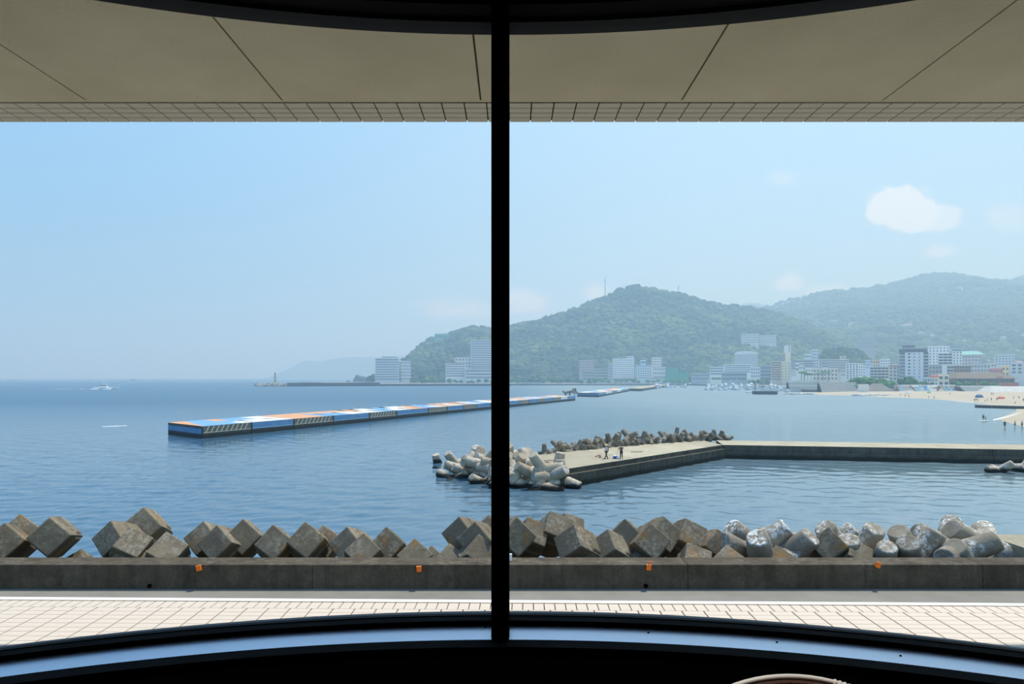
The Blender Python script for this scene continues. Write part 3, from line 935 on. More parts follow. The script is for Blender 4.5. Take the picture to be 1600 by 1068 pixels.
# ================================================================== PAINTED FLOATING BREAKWATERS
M_fo = mat('paint_orange', (224, 166, 120), 0.7, 0.12, 0.3)
M_fb = mat('paint_blue', (120, 172, 216), 0.7, 0.12, 0.3)
M_fw = mat('paint_white', (226, 226, 218), 0.7, 0.08, 0.3)
M_fs = mat('paint_deep_blue', (96, 146, 190), 0.75, 0.25, 0.8)
M_fh = mat('paint_hatched', (104, 108, 98), 0.85, 0.3, 0.6)
M_ft = mat('paint_tan', (150, 134, 104), 0.85, 0.3, 0.6)
M_fl = mat('paint_stripe', (206, 200, 172), 0.8)
M_fc = concrete('float_concrete', (112, 106, 92), (78, 76, 68), 0.4, wet=0.9)
def lerp(a, b, t):
    return a + (b - a) * t
def breakwater(B, E, A, zt, cuts, sides, tops, name_label, inset=0.0):
    """B near corner, E far corner along the facing side, A the other near corner; cuts are fractions of length"""
    root = empty('floating_breakwater', B, label=name_label, cat='breakwater')
    W_ = A - B
    Lv = E - B
    n = Vector((Lv.y, -Lv.x, 0)).normalized()     # outwards on the facing side
    def put(name, mb, m, par=root, **k):
        return mb.build(name, m, par, **k)
    for i in range(len(cuts) - 1):
        t0, t1 = cuts[i], cuts[i + 1]
        g = 0.12 / Lv.length
        a, b = Lv * (t0 + g), Lv * (t1 - g)
        sec = put('float_section', MB().prism([a, b, b + W_, a + W_], -1.2, zt, 0), M_fc)
        sm = {'b': M_fs, 'h': M_fh, 't': M_ft, 'w': M_fw}[sides[i]]
        off = n * 0.05
        mb = MB()
        z0 = zt * 0.5
        def quad(mb, u0, z_0, u1, z_1, k0=0.0, o=off, m=0):
            q0, q1 = a.lerp(b, u0), a.lerp(b, u1)
            s0, s1 = a.lerp(b, u0 + k0), a.lerp(b, u1 + k0)
            mb.add([q0 + o + Vector((0, 0, z_0)), q1 + o + Vector((0, 0, z_0)), s1 + o + Vector((0, 0, z_1)), s0 + o + Vector((0, 0, z_1)),
                    q0 - o + Vector((0, 0, z_0)), q1 - o + Vector((0, 0, z_0)), s1 - o + Vector((0, 0, z_1)), s0 - o + Vector((0, 0, z_1))],
                   ((0, 1, 2, 3), (7, 6, 5, 4), (0, 4, 5, 1), (1, 5, 6, 2), (2, 6, 7, 3), (3, 7, 4, 0)), m)
        quad(mb, 0.01, z0, 0.99, zt - 0.02)
        put('side_panel', mb, sm, sec)
        if sides[i] == 'h':
            mb = MB()
            for k in range(9):
                u = 0.05 + k * 0.1
                quad(mb, u, z0, u + 0.018, zt - 0.02, 0.06, n * 0.08)
            put('stripe_paint', mb, M_fl, sec)
        mb = MB()
        quad(mb, 0.01, z0 - 0.12, 0.99, z0, 0, n * 0.07)
        put('rubbing_strip', mb, M_fl if sides[i] == 'h' else mat('paint_pale_blue', (150, 196, 226), 0.7), sec)
        # painted top: slanted colour fields, each a thin coating
        for tp in tops[i]:
            if tp[0] == 'poly':
                put('top_panel', MB().prism([a.lerp(b, x) + W_ * y for x, y in tp[2]], zt, zt + 0.05), {'o': M_fo, 'b': M_fb, 'w': M_fw}[tp[1]], sec)
                continue
            u0, u1, k, c, w0, w1 = tp
            q = [a.lerp(b, u0) + W_ * w0, a.lerp(b, u1) + W_ * w0, a.lerp(b, min(u1 + k, 1.0)) + W_ * w1, a.lerp(b, max(0, min(u0 + k, 1.0))) + W_ * w1]
            put('top_panel', MB().prism([Vector(x) for x in q], zt, zt + 0.05), {'o': M_fo, 'b': M_fb, 'w': M_fw}[c], sec)
    e = W_.normalized()
    en = Vector((-e.y, e.x, 0)) * (1 if Vector((-e.y, e.x, 0)).dot(Lv) < 0 else -1)
    q0, q1 = W_ * 0.02 + en * 0.06, W_ * 0.98 + en * 0.06
    put('end_panel', MB().add([q0 + Vector((0, 0, zt * .38)), q1 + Vector((0, 0, zt * .38)), q1 + Vector((0, 0, zt * .8)), q0 + Vector((0, 0, zt * .8)),
                               q0 - en * .1 + Vector((0, 0, zt * .38)), q1 - en * .1 + Vector((0, 0, zt * .38)), q1 - en * .1 + Vector((0, 0, zt * .8)), q0 - en * .1 + Vector((0, 0, zt * .8))],
                              ((0, 1, 2, 3), (7, 6, 5, 4), (0, 4, 5, 1), (1, 5, 6, 2), (2, 6, 7, 3), (3, 7, 4, 0))), M_fs)
    return root
ZT = 2.4
def flat(v):
    return Vector((v.x, v.y, 0))
B1, A1, E1 = flat(G(316, 666, ZT)), flat(G(262, 660, ZT)), flat(G(899, 618, ZT))
def frac(px, B, E):
    k = (px - CX) / F
    d = E - B
    return (k * B.y - B.x) / (d.x - k * d.y)
cutpx = [393, 459, 521, 577, 620, 669, 699, 724, 745, 766, 796, 812, 827, 840, 852, 864, 876, 887]
cuts1 = [0.0] + [frac(p, B1, E1) for p in cutpx] + [1.0]
sides1 = 'hbhbhbhbtbhbhbtbhwb'
rt = random.Random(4)
tops1 = [[('poly', 'o', [(0, 0), (.02, 0), (.34, 1), (0, 1)]), ('poly', 'b', [(.02, 0), (.8, 0), (.72, 1), (.34, 1)]), ('poly', 'w', [(.8, 0), (1, 0), (1, .3), (.776, .3)]),
          ('poly', 'b', [(.776, .3), (1, .3), (1, .6), (.752, .6)]), ('poly', 'o', [(.752, .6), (1, .6), (1, 1), (.72, 1)])],
         [(0, .15, 0, 'w', 0, .5), (.0, .55, .0, 'b', .5, 1), (.15, .75, -.1, 'w', 0, .5), (.55, 1, 0, 'w', .5, 1), (.75, 1, 0, 'w', 0, .5)],
         [(0, .8, 0, 'o', 0, .7), (.8, 1, 0, 'b', 0, .7), (0, 1, 0, 'o', .7, 1)],
         [(0, .5, 0.1, 'b', 0, .6), (.5, 1, 0, 'w', 0, .6), (0, 1, 0, 'o', .6, 1)]]
seqs = ['wob', 'bwo', 'owb', 'obw', 'wbo']
for i in range(4, len(cuts1) - 1):
    s = seqs[i % 5]
    tops1.append([(0, .5, 0.12, s[0], 0, .5), (.5, 1, 0, s[1], 0, .5), (0, .4, .2, s[2], .5, 1), (.4, 1, 0, s[0], .5, 1)])
breakwater(B1, E1, A1, ZT, cuts1, sides1, tops1, 'long breakwater painted in blue, orange and white panels on open water')
B2, A2, E2 = flat(G(935, 613.7, ZT)), flat(G(902, 613, ZT)), flat(G(983, 606.5, ZT))
c2 = [0, .18, .36, .52, .68, .84, 1.0]
breakwater(B2, E2, A2, ZT, c2, 'bwbwbb', [[(0, .5, .1, s[0], 0, .5), (.5, 1, 0, s[1], 0, .5), (0, 1, 0, s[2], .5, 1)] for s in ('bow', 'wob', 'bow', 'owb', 'wbo', 'bwo')],
           'short blue and orange painted breakwater farther along, before the harbour')
B3, A3, E3 = flat(G(1002, 606.8, 2.2)), flat(G(974, 606.3, 2.2)), flat(G(1047, 600.6, 2.2))
mb = MB()
o3 = empty('breakwater', B3, label='plain grey concrete breakwater before the marina boats', cat='breakwater')
W3, L3 = A3 - B3, E3 - B3
for t0, t1 in ((0, .33), (.33, .66), (.66, 1)):
    MB().prism([L3 * (t0 + .004), L3 * (t1 - .004), L3 * (t1 - .004) + W3, L3 * (t0 + .004) + W3], -1, 2.2, 0, 1).build('concrete_section', [M_pier_face, M_pier_top], o3)
stones = []
for k, (px, py) in enumerate(((884, 613.5), (890, 612.5), (895, 611.5), (899, 611))):
    o = tetra_at(px, py, 0.9, 900 + k, TET3, 'tetrapods in the gap between breakwaters', 1.1, 12 * F / (py + 6 - HY))
    stones.append(o)
from_left(stones, 'dark tetrapod in the gap between the painted breakwaters, #')

# ================================================================== FAR LEFT PIER WITH BEACON
fp = empty('far_pier', P(500, 603, 900), label='long low grey pier reaching out from the left shore', kind='structure')
def onfp(name, mb, m):
    o = mb.build(name, m)
    o.parent = fp
    o.matrix_parent_inverse = Matrix.Translation(fp.location).inverted()
    return o
pa, pb = flat(G(448, 603.3)), flat(G(592, 602.6))
for i in range(6):
    a, b = pa.lerp(pb, i / 6 + .002), pa.lerp(pb, (i + 1) / 6 - .002)
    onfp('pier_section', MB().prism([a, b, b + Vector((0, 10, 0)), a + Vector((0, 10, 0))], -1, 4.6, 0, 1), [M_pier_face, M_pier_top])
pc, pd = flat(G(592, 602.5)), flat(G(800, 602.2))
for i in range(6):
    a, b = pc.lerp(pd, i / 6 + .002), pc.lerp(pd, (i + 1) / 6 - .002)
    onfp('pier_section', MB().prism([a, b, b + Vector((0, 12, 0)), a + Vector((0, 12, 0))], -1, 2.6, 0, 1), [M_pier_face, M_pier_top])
rocks = []
for k in range(26):
    px = 399 + k * 1.9
    rocks.append(tetra_at(px, random.uniform(600, 603), random.uniform(0.5, 2), 1000 + k, TET2, 'tetrapods around the beacon pier end', 1.7, random.uniform(900, 925)))
from_left(rocks, 'small pale tetrapod in the heap around the far beacon, #')
bl = P(430, 599.5, 912)
bc_ = empty('beacon', (bl.x, bl.y, 2.0), label='cream beacon tower on the end of the far left pier', cat='beacon')
M_cream = mat('cream_paint', (226, 216, 190), 0.7, 0.08)
MB().lathe([(3.6, 0), (3.6, 2.2), (3.2, 2.6)], 18).build('plinth', M_pier_top, bc_)
MB().lathe([(1.7, 2.5), (1.25, 12.0), (1.9, 12.8), (1.9, 13.4)], 18).build('tower', M_cream, bc_)
MB().lathe([(.8, 13.4), (.8, 15.2), (1.1, 15.3), (.2, 16.2)], 14).build('lantern', M_track, bc_)
MB().box(-.5, .5, -1.75, -1.5, 2.6, 4.6).build('door', M_track, bc_)
# rock islet
il = P(564, 594, 1500)
v = IV * np.array([17, 10, 15]) * (1 + 0.25 * np.sin(IV @ np.array([3, 2, 5.0]))[:, None])
link('rock_islet', np_mesh('rock_islet', v, IF, mat('dark_rock', (70, 74, 66), 0.9, 0.3, 0.2), False), None, (il.x, il.y, 3), label='small dark rock islet beyond the far pier', cat='rock')
link('rock_islet', np_mesh('rock_islet', v * 0.33, IF, MATS['dark_rock'], False), None, (il.x - 27, il.y, 1), label='smallest dark rock left of the islet', cat='rock')

# ================================================================== BOATS
M_hull = mat('white_hull', (238, 240, 240), 0.4)
M_glassd = mat('dark_glass', (52, 64, 74), 0.2)
M_navy = mat('navy_paint', (50, 72, 110), 0.5)
def hull_mb(L, Bm, H):
    mb = MB()
    secs = [(-.5, .78, .0), (-.2, 1.0, 0.02), (.15, .95, .08), (.36, .6, .2), (.5, .04, .34)]
    vs_, fs_ = [], []
    for x, wd, sh in secs:
        for yy, zz in ((-.5 * wd, H * (1 + sh)), (-.36 * wd, 0.0), (0, -.35 * H), (.36 * wd, 0.0), (.5 * wd, H * (1 + sh))):
            vs_.append((x * L, yy * Bm, zz))
    for i in range(4):
        for k in range(4):
            fs_.append((i * 5 + k, (i + 1) * 5 + k, (i + 1) * 5 + k + 1, i * 5 + k + 1))
        fs_.append((i * 5, i * 5 + 4, (i + 1) * 5 + 4, (i + 1) * 5))
    fs_.append((0, 1, 2, 3, 4))
    fs_.append((24, 23, 22, 21, 20))
    return mb.add(vs_, fs_)
def boat(kind):
    o = empty('motor_boat', (0, 0, 0), cat='boat', group='boats moored in the marina')
    L = (8, 11, 6.5)[kind]
    hull_mb(L, L * .3, L * .12).build('hull', M_hull, o)
    z = L * .12
    MB().frustum((-.22 * L, .2 * L, -.1 * L, .1 * L), (-.2 * L, .1 * L, -.085 * L, .085 * L), z, z + L * .13).build('cabin', M_hull, o)
    MB().frustum((-.15 * L, .185 * L, -.104 * L, .104 * L), (-.15 * L, .13 * L, -.094 * L, .094 * L), z + L * .05, z + L * .1).build('cabin_window', M_glassd, o)
    if kind == 1:
        MB().frustum((-.12 * L, .06 * L, -.08 * L, .08 * L), (-.12 * L, .02 * L, -.07 * L, .07 * L), z + L * .13, z + L * .21).build('flying_bridge', M_hull, o)
        MB().tube([(-.1 * L, 0, z), (-.1 * L, 0, z + L * .42)], .06, 6).build('mast', M_hull, o)
    elif kind == 0:
        MB().tube([(-.02 * L, 0, z), (-.02 * L, 0, z + L * .75)], .07, 6).build('mast', M_hull, o)
    MB().box(-.5 * L, .3 * L, -.152 * L, .152 * L, z * .75, z * .85).build('rubbing_strake', M_navy, o)
    return o
protos = [boat(0), boat(1), boat(2)]
used = [False] * 3
marina = []
spots = []
for px in (1104, 1109, 1114, 1120, 1127, 1133, 1139, 1145, 1152, 1158, 1164, 1170, 1177, 1184, 1191, 1198, 1205, 1211, 1217, 1223, 1229, 1236, 1106, 1118, 1130, 1142, 1155, 1168, 1181, 1195, 1209, 1222, 1112, 1124, 1136, 1148, 1161, 1174, 1187, 1201, 1215, 1107, 1116, 1122, 1128, 1134, 1140, 1146, 1153, 1159, 1166, 1172, 1179, 1186, 1192, 1199, 1206, 1213, 1220, 1226, 1232):
    spots.append((px, 607.2 + max(0, px - 1180) * .09 + random.choice((-2.4, -.9, .6, 2.0))))
for px in (1026, 1031, 1037, 1043, 1049, 1054, 1060, 1066, 1071, 1077):
    spots.append((px, 606.8 - (px - 1026) * 0.04 + random.uniform(-.8, .8)))
taken = []
for px, py in spots:
    g0 = G(px, py)
    if any(abs(g0.x - a) < 4.2 and abs(g0.y - b) < 17 for a, b in taken):
        continue
    taken.append((g0.x, g0.y))
    k = random.choice((0, 1, 1, 2, 2))
    o = protos[k] if not used[k] else copy_tree(protos[k])
    used[k] = True
    o.location = G(px, py)
    s = random.uniform(1.15, 1.6)
    o.scale = (s, s, s)
    o.rotation_euler = (0, 0, R(random.choice((-90, 90)) + random.uniform(-8, 8)))
    marina.append(o)
west = [o for o in marina if CX + o.location.x / o.location.y * F < 1090]
from_left(west, 'white motor boat moored just past the plain breakwater, #')
from_left([o for o in marina if o not in west], 'white motor boat moored in the crowded marina, #')
# the fishing boat under way, its wake behind it, and a dark boat near the horizon
fb = empty('fishing_boat', G(166, 607.3), (0, 0, R(4)), label='white fishing boat speeding right across open sea, trailing a wake', cat='boat')
hull_mb(26, 5.2, 1.7).build('hull', M_hull, fb)
MB().frustum((-6, 1.5, -1.7, 1.7), (-5.5, .8, -1.5, 1.5), 1.6, 4.6).build('wheelhouse', M_hull, fb)
MB().box(-5.6, 1.3, -1.72, 1.72, 3.2, 4.1).build('wheelhouse_window', M_glassd, fb)
MB().tube([(-3, 0, 4), (-3, 0, 9.5)], .12, 6).tube([(-3, 0, 8), (1.5, 0, 5)], .08, 6).build('mast', M_hull, fb)
MB().tube([(9, 0, 2.2), (14.5, 0, 5.2)], .14, 6).build('bowsprit', M_hull, fb)
M_foam = mat('sea_foam', (232, 240, 242), 0.8, 0.1, 0.5)
def foam_strip(name, pts, wd, **tags):
    """a low ridge of foam along points on the water"""
    mb = MB()
    n = len(pts)
    vs_, fs_ = [], []
    rr = random.Random(n)
    for i, p_ in enumerate(pts):
        w0 = wd * math.sin(math.pi * (i + .35) / (n - .3)) * rr.uniform(.6, 1.1)
        vs_ += [(p_.x, p_.y - w0, 0.01), (p_.x, p_.y, 0.10), (p_.x, p_.y + w0, 0.01)]
    for i in range(n - 1):
        for k in range(2):
            fs_.append((i * 3 + k, (i + 1) * 3 + k, (i + 1) * 3 + k + 1, i * 3 + k + 1))
    return mb.add(vs_, fs_, 0, True).build(name, M_foam, **tags)
foam_strip('wake', [G(x, 607.6 + .2 * math.sin(x)) for x in np.linspace(124, 186, 14)], 9, label='white foaming wake behind the speeding fishing boat', cat='wake')
foam_strip('wake', [G(x, 607.8) for x in np.linspace(84, 112, 8)], 6, label='detached streak of wake far left of fishing boat', cat='wake')
foam_strip('wave_crest', [G(x, 666.2 - (x - 158) * .03) for x in np.linspace(160, 198, 9)], .35, label='short white wave crest left of painted breakwater', cat='wave')
db = empty('fishing_boat', G(207, 594.0), (0, 0, R(30)), label='tiny dark boat near the sea horizon', cat='boat')
hull_mb(20, 6, 3.2).build('hull', mat('dark_hull', (90, 84, 92), 0.6), db)
MB().box(-6, -1, -2, 2, 3, 7).build('wheelhouse', MATS['dark_hull'], db)

# ================================================================== BEACH AND TOWN GROUND
M_sand = mat('beach_sand', (188, 176, 152), 0.95, 0.0, 0.05, 0.3, 0.8, col2=(174, 160, 134))
M_town = mat('town_ground', (150, 148, 138), 0.95, 0.2, 0.03)
M_stone = concrete('stone_grey', (232, 230, 222), (206, 204, 196), 0.3)
M_quay = concrete('quay_concrete', (136, 136, 128), (104, 104, 98), 0.2, wet=0.9)

shore = [G(x, y) for x, y in ((1268, 614.5), (1290, 616.5), (1340, 617.5), (1400, 620.5), (1445, 622.2), (1470, 624), (1500, 626.5), (1522, 628.5), (1545, 631), (1572, 634), (1592, 638),
                              (1590, 643), (1575, 649), (1563, 654), (1572, 658), (1600, 665), (1640, 676))]
spoly = [(p.x, p.y) for p in shore] + [(420, 140), (700, 300), (700, 640), (265, 640)]
def signed(poly, X, Y):
    P_ = np.array(poly)
    d = np.full(X.shape, 1e9)
    ins = np.zeros(X.shape, bool)
    for i in range(len(P_)):
        a, b = P_[i], P_[(i + 1) % len(P_)]
        ab = b - a
        t = np.clip(((X - a[0]) * ab[0] + (Y - a[1]) * ab[1]) / (ab @ ab), 0, 1)
        d = np.minimum(d, np.hypot(X - a[0] - t * ab[0], Y - a[1] - t * ab[1]))
        c = ((a[1] > Y) != (b[1] > Y)) & (X < (b[0] - a[0]) * (Y - a[1]) / (b[1] - a[1] + 1e-12) + a[0])
        ins ^= c
    return np.where(ins, d, -d)
def beach_z(X, Y):
    s = signed(spoly, np.asarray(X, float), np.asarray(Y, float))
    return np.where(s > 0, np.minimum(s * 0.03, 1.3), np.maximum(s * 0.05, -1.5)) + 0.03
grid_mesh('beach', beach_z, 100, 620, 130, 625, 230, 220, M_sand, label='pale sandy beach curving along the bay at right', kind='structure')
def bz(p):
    return float(beach_z(np.array([p.x]), np.array([p.y]))[0])
def on_beach(px, py):
    z = 0.0
    for _ in range(6):
        p = G(px, py, z)
        z = max(0.0, bz(p))
    return Vector((p.x, p.y, z))
# land under the town; its harbour edge is a low quay
q = [G(590, 601.6), G(800, 601.6), G(1085, 601.8), G(1104, 602.5), G(1125, 604.6), G(1180, 604.8), G(1215, 607.5), G(1240, 611), G(1262, 612.5)]
land = [(p.x, p.y) for p in q] + [(250, 532), (620, 532), (900, 700), (1500, 1100), (1500, 1350), (-420, 1350)]
MB().prism(land, -1, 2.4, 0, 1).build('town_quay', [M_quay, M_town], label='low quay and land under the town', kind='structure')
# promenade wall at the back of the beach
foam_strip('shore_foam', [G(x, y) for x, y in ((1551, 656.5), (1556, 655), (1562, 653.5), (1569, 652), (1576, 650.5), (1583, 648.5), (1590, 646), (1597, 643.5))], 1.3, label='white line of surf on the near right beach', cat='surf')
foam_strip('shore_foam', [G(x, y) for x, y in ((1485, 625.6), (1495, 626.3), (1505, 627.3), (1515, 628.2), (1523, 629))], 1.6, label='thin surf line left of the groyne', cat='surf')
gA, gB = G(1523, 636.5), G(1640, 640)
gd = (gB - gA).normalized(); gn = Vector((-gd.y, gd.x, 0))
gr = empty('groyne', gA, label='dark low concrete groyne cutting across the beach', cat='groyne')
for i in range(5):
    a, b = gd * (i * 6 + .05), gd * (i * 6 + 5.95)
    MB().prism([a, b, b + gn * 3.2, a + gn * 3.2], -1, 1.15, 0, 1).build('groyne_section', [M_pier_face, M_stone], gr)

# ------------------------------------------------------------------ buildings
GZ = 2.4
M_win = mat('window_dark', (62, 72, 82), 0.25)
M_win2 = mat('window_grey', (108, 122, 134), 0.3)
M_slab = mat('balcony_white', (226, 226, 222), 0.7)
M_roofg = mat('roof_grey', (120, 120, 118), 0.85, 0.15, 0.3)
M_teal = mat('roof_teal', (120, 190, 178), 0.7, 0.1, 0.3)
M_tealnet = mat('scaffold_net', (58, 168, 132), 0.9, 0.15, 0.3)
M_red = mat('red_paint', (196, 92, 74), 0.75, 0.15, 0.4)
def wallm(c):
    c = tuple(min(250, int(x * 1.17)) for x in c)
    return mat('wall_%d_%d_%d' % c, c, 0.85, 0.08, 0.15)
BMESH = {}
BOXES = []
def unit_box():
    if 'u' not in BMESH:
        BMESH['u'] = {}
    return BMESH['u']
def win_mesh(m):
    u = unit_box()
    if m.name not in u:
        u[m.name] = MB().box(-.5, .5, -.5, .5, 0, 1).mesh('window', m)
    return u[m.name]
def ubox(name, parent, x0, x1, y0, y1, z0, z1, m):
    o = link(name, win_mesh(m), parent, ((x0 + x1) / 2, (y0 + y1) / 2, z0))
    o.scale = (x1 - x0, y1 - y0, z1 - z0)
    return o
def bld(label, x0, x1, yt, yb, D, col, depth=16, style='grid', rows=5, cols=5, win=None, roof=None, cat='building', ww=.55, wh=.5, pent=None, base=None, name='building', yaw=0, group=None, zoff=0):
    """facade between two pixel columns and rows at distance D; stands on the ground"""
    depth = depth * 0.62
    w_ = (x1 - x0) / F * D - 0.5
    zt, zv = EYE + (HY - yt) / F * D, EYE + (HY - yb) / F * D
    z0 = base if base is not None else min(GZ, zv)
    X = ((x0 + x1) / 2 - CX) / F * D
    ya = -math.atan2(X, D) * 0.88            # facades look out over the bay
    w_ *= math.cos(ya)
    o = empty(name, (X, D, z0), (0, 0, ya), label=label, cat=cat)
    if group: o['group'] = group
    h = zt - z0
    v0 = max(zv - z0, 0.3)
    wm = wallm(col)
    wn = win or M_win
    BOXES.append((X - w_ / 2 - 1, X + w_ / 2 + 1, D - 1.5, D + depth + 1))
    MB().box(-w_ / 2, w_ / 2, 0, depth, 0, h).build('wall', wm, o)
    rm = roof or M_roofg
    MB().box(-w_ / 2 - .2, w_ / 2 + .2, -.25, depth + .1, h, h + .7).box(-w_ / 2 + .4, w_ / 2 - .4, .4, depth - .4, h + .7, h + .75).build('roof_parapet', rm if roof else wm, o)
    fh = (h - v0) / rows
    if style == 'grid':
        cw = w_ / cols
        for r in range(rows):
            for c in range(cols):
                xa = -w_ / 2 + cw * (c + .5 - ww / 2)
                ubox('window', o, xa, xa + cw * ww, -.12, .2, v0 + fh * (r + .25), v0 + fh * (r + .25 + wh), wn)
    elif style == 'bands':
        for r in range(rows):
            ubox('window_band', o, -w_ / 2 + w_ * .02, w_ / 2 - w_ * .02, -.1, depth + .1, v0 + fh * (r + .3), v0 + fh * (r + .3 + wh), wn)
    elif style == 'balcony':
        for r in range(rows):
            ubox('window_band', o, -w_ / 2 + w_ * .03, w_ / 2 - w_ * .03, -.1, .3, v0 + fh * (r + .35), v0 + fh * (r + .95), wn)
            ubox('balcony', o, -w_ / 2 - .1, w_ / 2 + .1, -1.2, .2, v0 + fh * r, v0 + fh * (r + .36), M_slab if style == 'balcony' else wm)
        for c in range(1, cols):
            ubox('partition', o, -w_ / 2 + w_ * c / cols - .12, -w_ / 2 + w_ * c / cols + .12, -1.0, .2, v0, h, wm)
    if pent:
        for (p0, p1, pt) in pent:
            xa, xb = (p0 - (x0 + x1) / 2) / F * D, (p1 - (x0 + x1) / 2) / F * D
            hz_ = EYE + (HY - pt) / F * D - z0
            t = MB().box(xa, xb, depth * .3, depth * .7, h + .2, hz_).build('plant_room', wm, o)
            if (xb - xa) > 4:
                MB().box(xa + .6, xb - .6, depth * .3 - .1, depth * .3 + .1, h + (hz_ - h) * .4, h + (hz_ - h) * .75).build('louvre', wn, t)
    return o

# far left hotels under the hill
bld('pale curved-front hotel at the left foot of the hill, by the sea', 586, 624, 560, 594, 1150, (196, 200, 204), 22, 'bands', 9, 8, M_win2, pent=((597, 621, 556),))
bld('lower annex right of the leftmost hotel, half behind trees', 626, 642, 564, 594, 1165, (188, 192, 196), 20, 'grid', 6, 5, M_win2)
bld('low white hotel with orange roof line at the hill foot', 696, 728, 567, 589, 1120, (214, 212, 208), 20, 'bands', 6, 6, M_win2, roof=mat('roof_orange', (204, 140, 104), .8))
bld('small stepped white block behind the low orange-roofed hotel', 711, 736, 559, 580, 1150, (206, 206, 202), 16, 'grid', 4, 5, M_win2)
bld('tall slab hotel partly hidden behind the window mullion', 735, 784, 532, 578, 1140, (190, 190, 192), 20, 'bands', 13, 8, M_win2)
bld('wide podium below the tall slab hotel beside mullion', 726, 786, 577, 592, 1112, (196, 196, 196), 20, 'bands', 3, 8, M_win2)
# hotels on the harbour, centre
bld('pinkish brown block against the wooded hill, left of white hotel', 905, 929, 563, 580, 1120, (168, 150, 146), 16, 'grid', 4, 6, M_win2)
bld('low grey-green block below the pinkish brown one', 909, 929, 580, 594, 1085, (150, 160, 148), 16, 'bands', 3, 5, M_win2)
bld('low olive office beside the big white hotel', 929, 950, 576, 594, 1080, (162, 168, 142), 16, 'bands', 4, 5, M_win2)
bld('narrow grey annex touching the left of the big white hotel', 950, 957, 569, 594, 1070, (176, 182, 184), 16, 'grid', 6, 2, M_win2)
bld('big white hotel with rows of windows and rooftop lift tower', 957, 991.5, 560.5, 590, 1060, (222, 226, 224), 20, 'grid', 9, 12, M_win2, ww=.6, wh=.45, pent=((980, 990, 556),))
bld('low pale podium in front of the big white hotel', 956, 991, 589.5, 597, 1040, (208, 202, 196), 12, 'bands', 1, 5, M_win2)
bld('blue-trimmed hotel right of the big white one', 992.5, 1018, 570.5, 592, 1050, (196, 208, 216), 18, 'grid', 6, 7, M_win2, roof=mat('roof_blue', (110, 170, 200), .7), ww=.65, pent=((1001, 1009, 562),))
bld('pinkish tower block behind the teal-roofed hotel', 1018, 1034, 558.5, 575, 1110, (206, 194, 192), 16, 'grid', 4, 4, M_win2)
tl = bld('long hotel with bright teal roof and teal lower band', 1020, 1040.5, 573.5, 592, 1052, (206, 204, 200), 18, 'grid', 3, 8, M_win2, roof=M_teal)
ubox('teal_band', tl, -12.6, 12.6, -.4, .3, 6.5, 7.8, M_teal)
for lab, x0, x1, yt in (('tall building wrapped in green scaffold netting', 1042.5, 1060, 575), ('lower building wrapped in green scaffold netting', 1060, 1076, 581)):
    D = 1045
    o = empty('netted_building', ((((x0 + x1) / 2) - CX) / F * D, D, GZ), label=lab, cat='building')
    w_, h = (x1 - x0) / F * D, EYE + (HY - yt) / F * D - GZ
    MB().box(-w_ / 2, w_ / 2, 0, 14, 0, h).build('net_wall', M_tealnet, o)
    for k in range(5):
        MB().box(-w_ / 2 + k * w_ / 4 - .15, -w_ / 2 + k * w_ / 4 + .15, -.25, 0, 0, h + .8).build('scaffold_pole', M_tealnet, o)
bld('long grey harbour shed under the bridge right of green netting', 1080, 1112, 584, 594, 1010, (150, 160, 164), 14, 'bands', 2, 6, M_win2)
bld('low pale block left of the white-banded office', 1109, 1131, 573.5, 586, 960, (204, 206, 204), 14, 'bands', 3, 6, M_win2)
o = bld('round-topped hall with white roof above the marina', 1148, 1184, 553.5, 569, 1010, (160, 168, 172), 24, 'plain')
wd = 34
prof = [(wd * .5 * math.cos(R(a)), 4.5 * math.sin(R(a))) for a in range(0, 181, 15)]
mb = MB()
n = len(prof)
mb.add([(x, -.5, z) for x, z in prof] + [(x, 24.5, z) for x, z in prof], [(i, i + 1, n + i + 1, n + i) for i in range(n - 1)] + [tuple(range(n)), tuple(reversed(range(n, 2 * n)))])
mb.build('vault_roof', mat('roof_white', (232, 234, 232), .6), o, (0, 0, EYE + (HY - 553.5) / F * 1010 - GZ + .6))
bld('white office block with dark window bands above the marina', 1131, 1174, 569.5, 582, 930, (206, 214, 222), 18, 'bands', 4, 8, M_win2)
bld('grey waterfront hall with pale roof behind the boats', 1127, 1167, 582, 595, 860, (146, 158, 166), 20, 'bands', 2, 8, M_win2, roof=mat('roof_pale', (212, 216, 214), .7))
bld('cream low pavilion at the left end of the marina', 1111, 1127, 588, 595, 850, (222, 218, 196), 12, 'bands', 1, 4, M_win2)
bld('small white block between hall and grey building', 1173, 1188, 574, 590, 880, (212, 214, 214), 14, 'grid', 3, 4, M_win2)
bld('plain grey building left of the tan hotel', 1188, 1205, 572, 594, 850, (156, 164, 168), 14, 'bands', 4, 4, M_win2)
bld('tan hotel wing with brown window bands', 1205, 1220, 565, 594, 800, (190, 176, 160), 16, 'bands', 8, 4, mat('window_brown', (112, 92, 84), .5))
bld('plain cream wing of the tan hotel with small windows', 1220, 1235.5, 565, 594, 798, (208, 196, 168), 15, 'grid', 7, 3, M_win2, ww=.3, wh=.35)
tw = bld('tall cream lift tower with white rooftop sign and red letters', 1227, 1235.5, 552, 592, 815, (212, 200, 172), 8, 'plain')
h_ = EYE + (HY - 552) / F * 815 - GZ
MB().box(-4.2, 3.4, -.6, 7, h_ + .7, h_ + 9.4).build('roof_sign', mat('sign_white', (226, 230, 232), .6), tw)
for k in range(3):
    MB().box(.9, 2.1, -.75, -.6, h_ + 2.2 + k * 2.3, h_ + 3.8 + k * 2.3).build('sign_mark', mat('sign_red', (190, 90, 100), .6), tw)
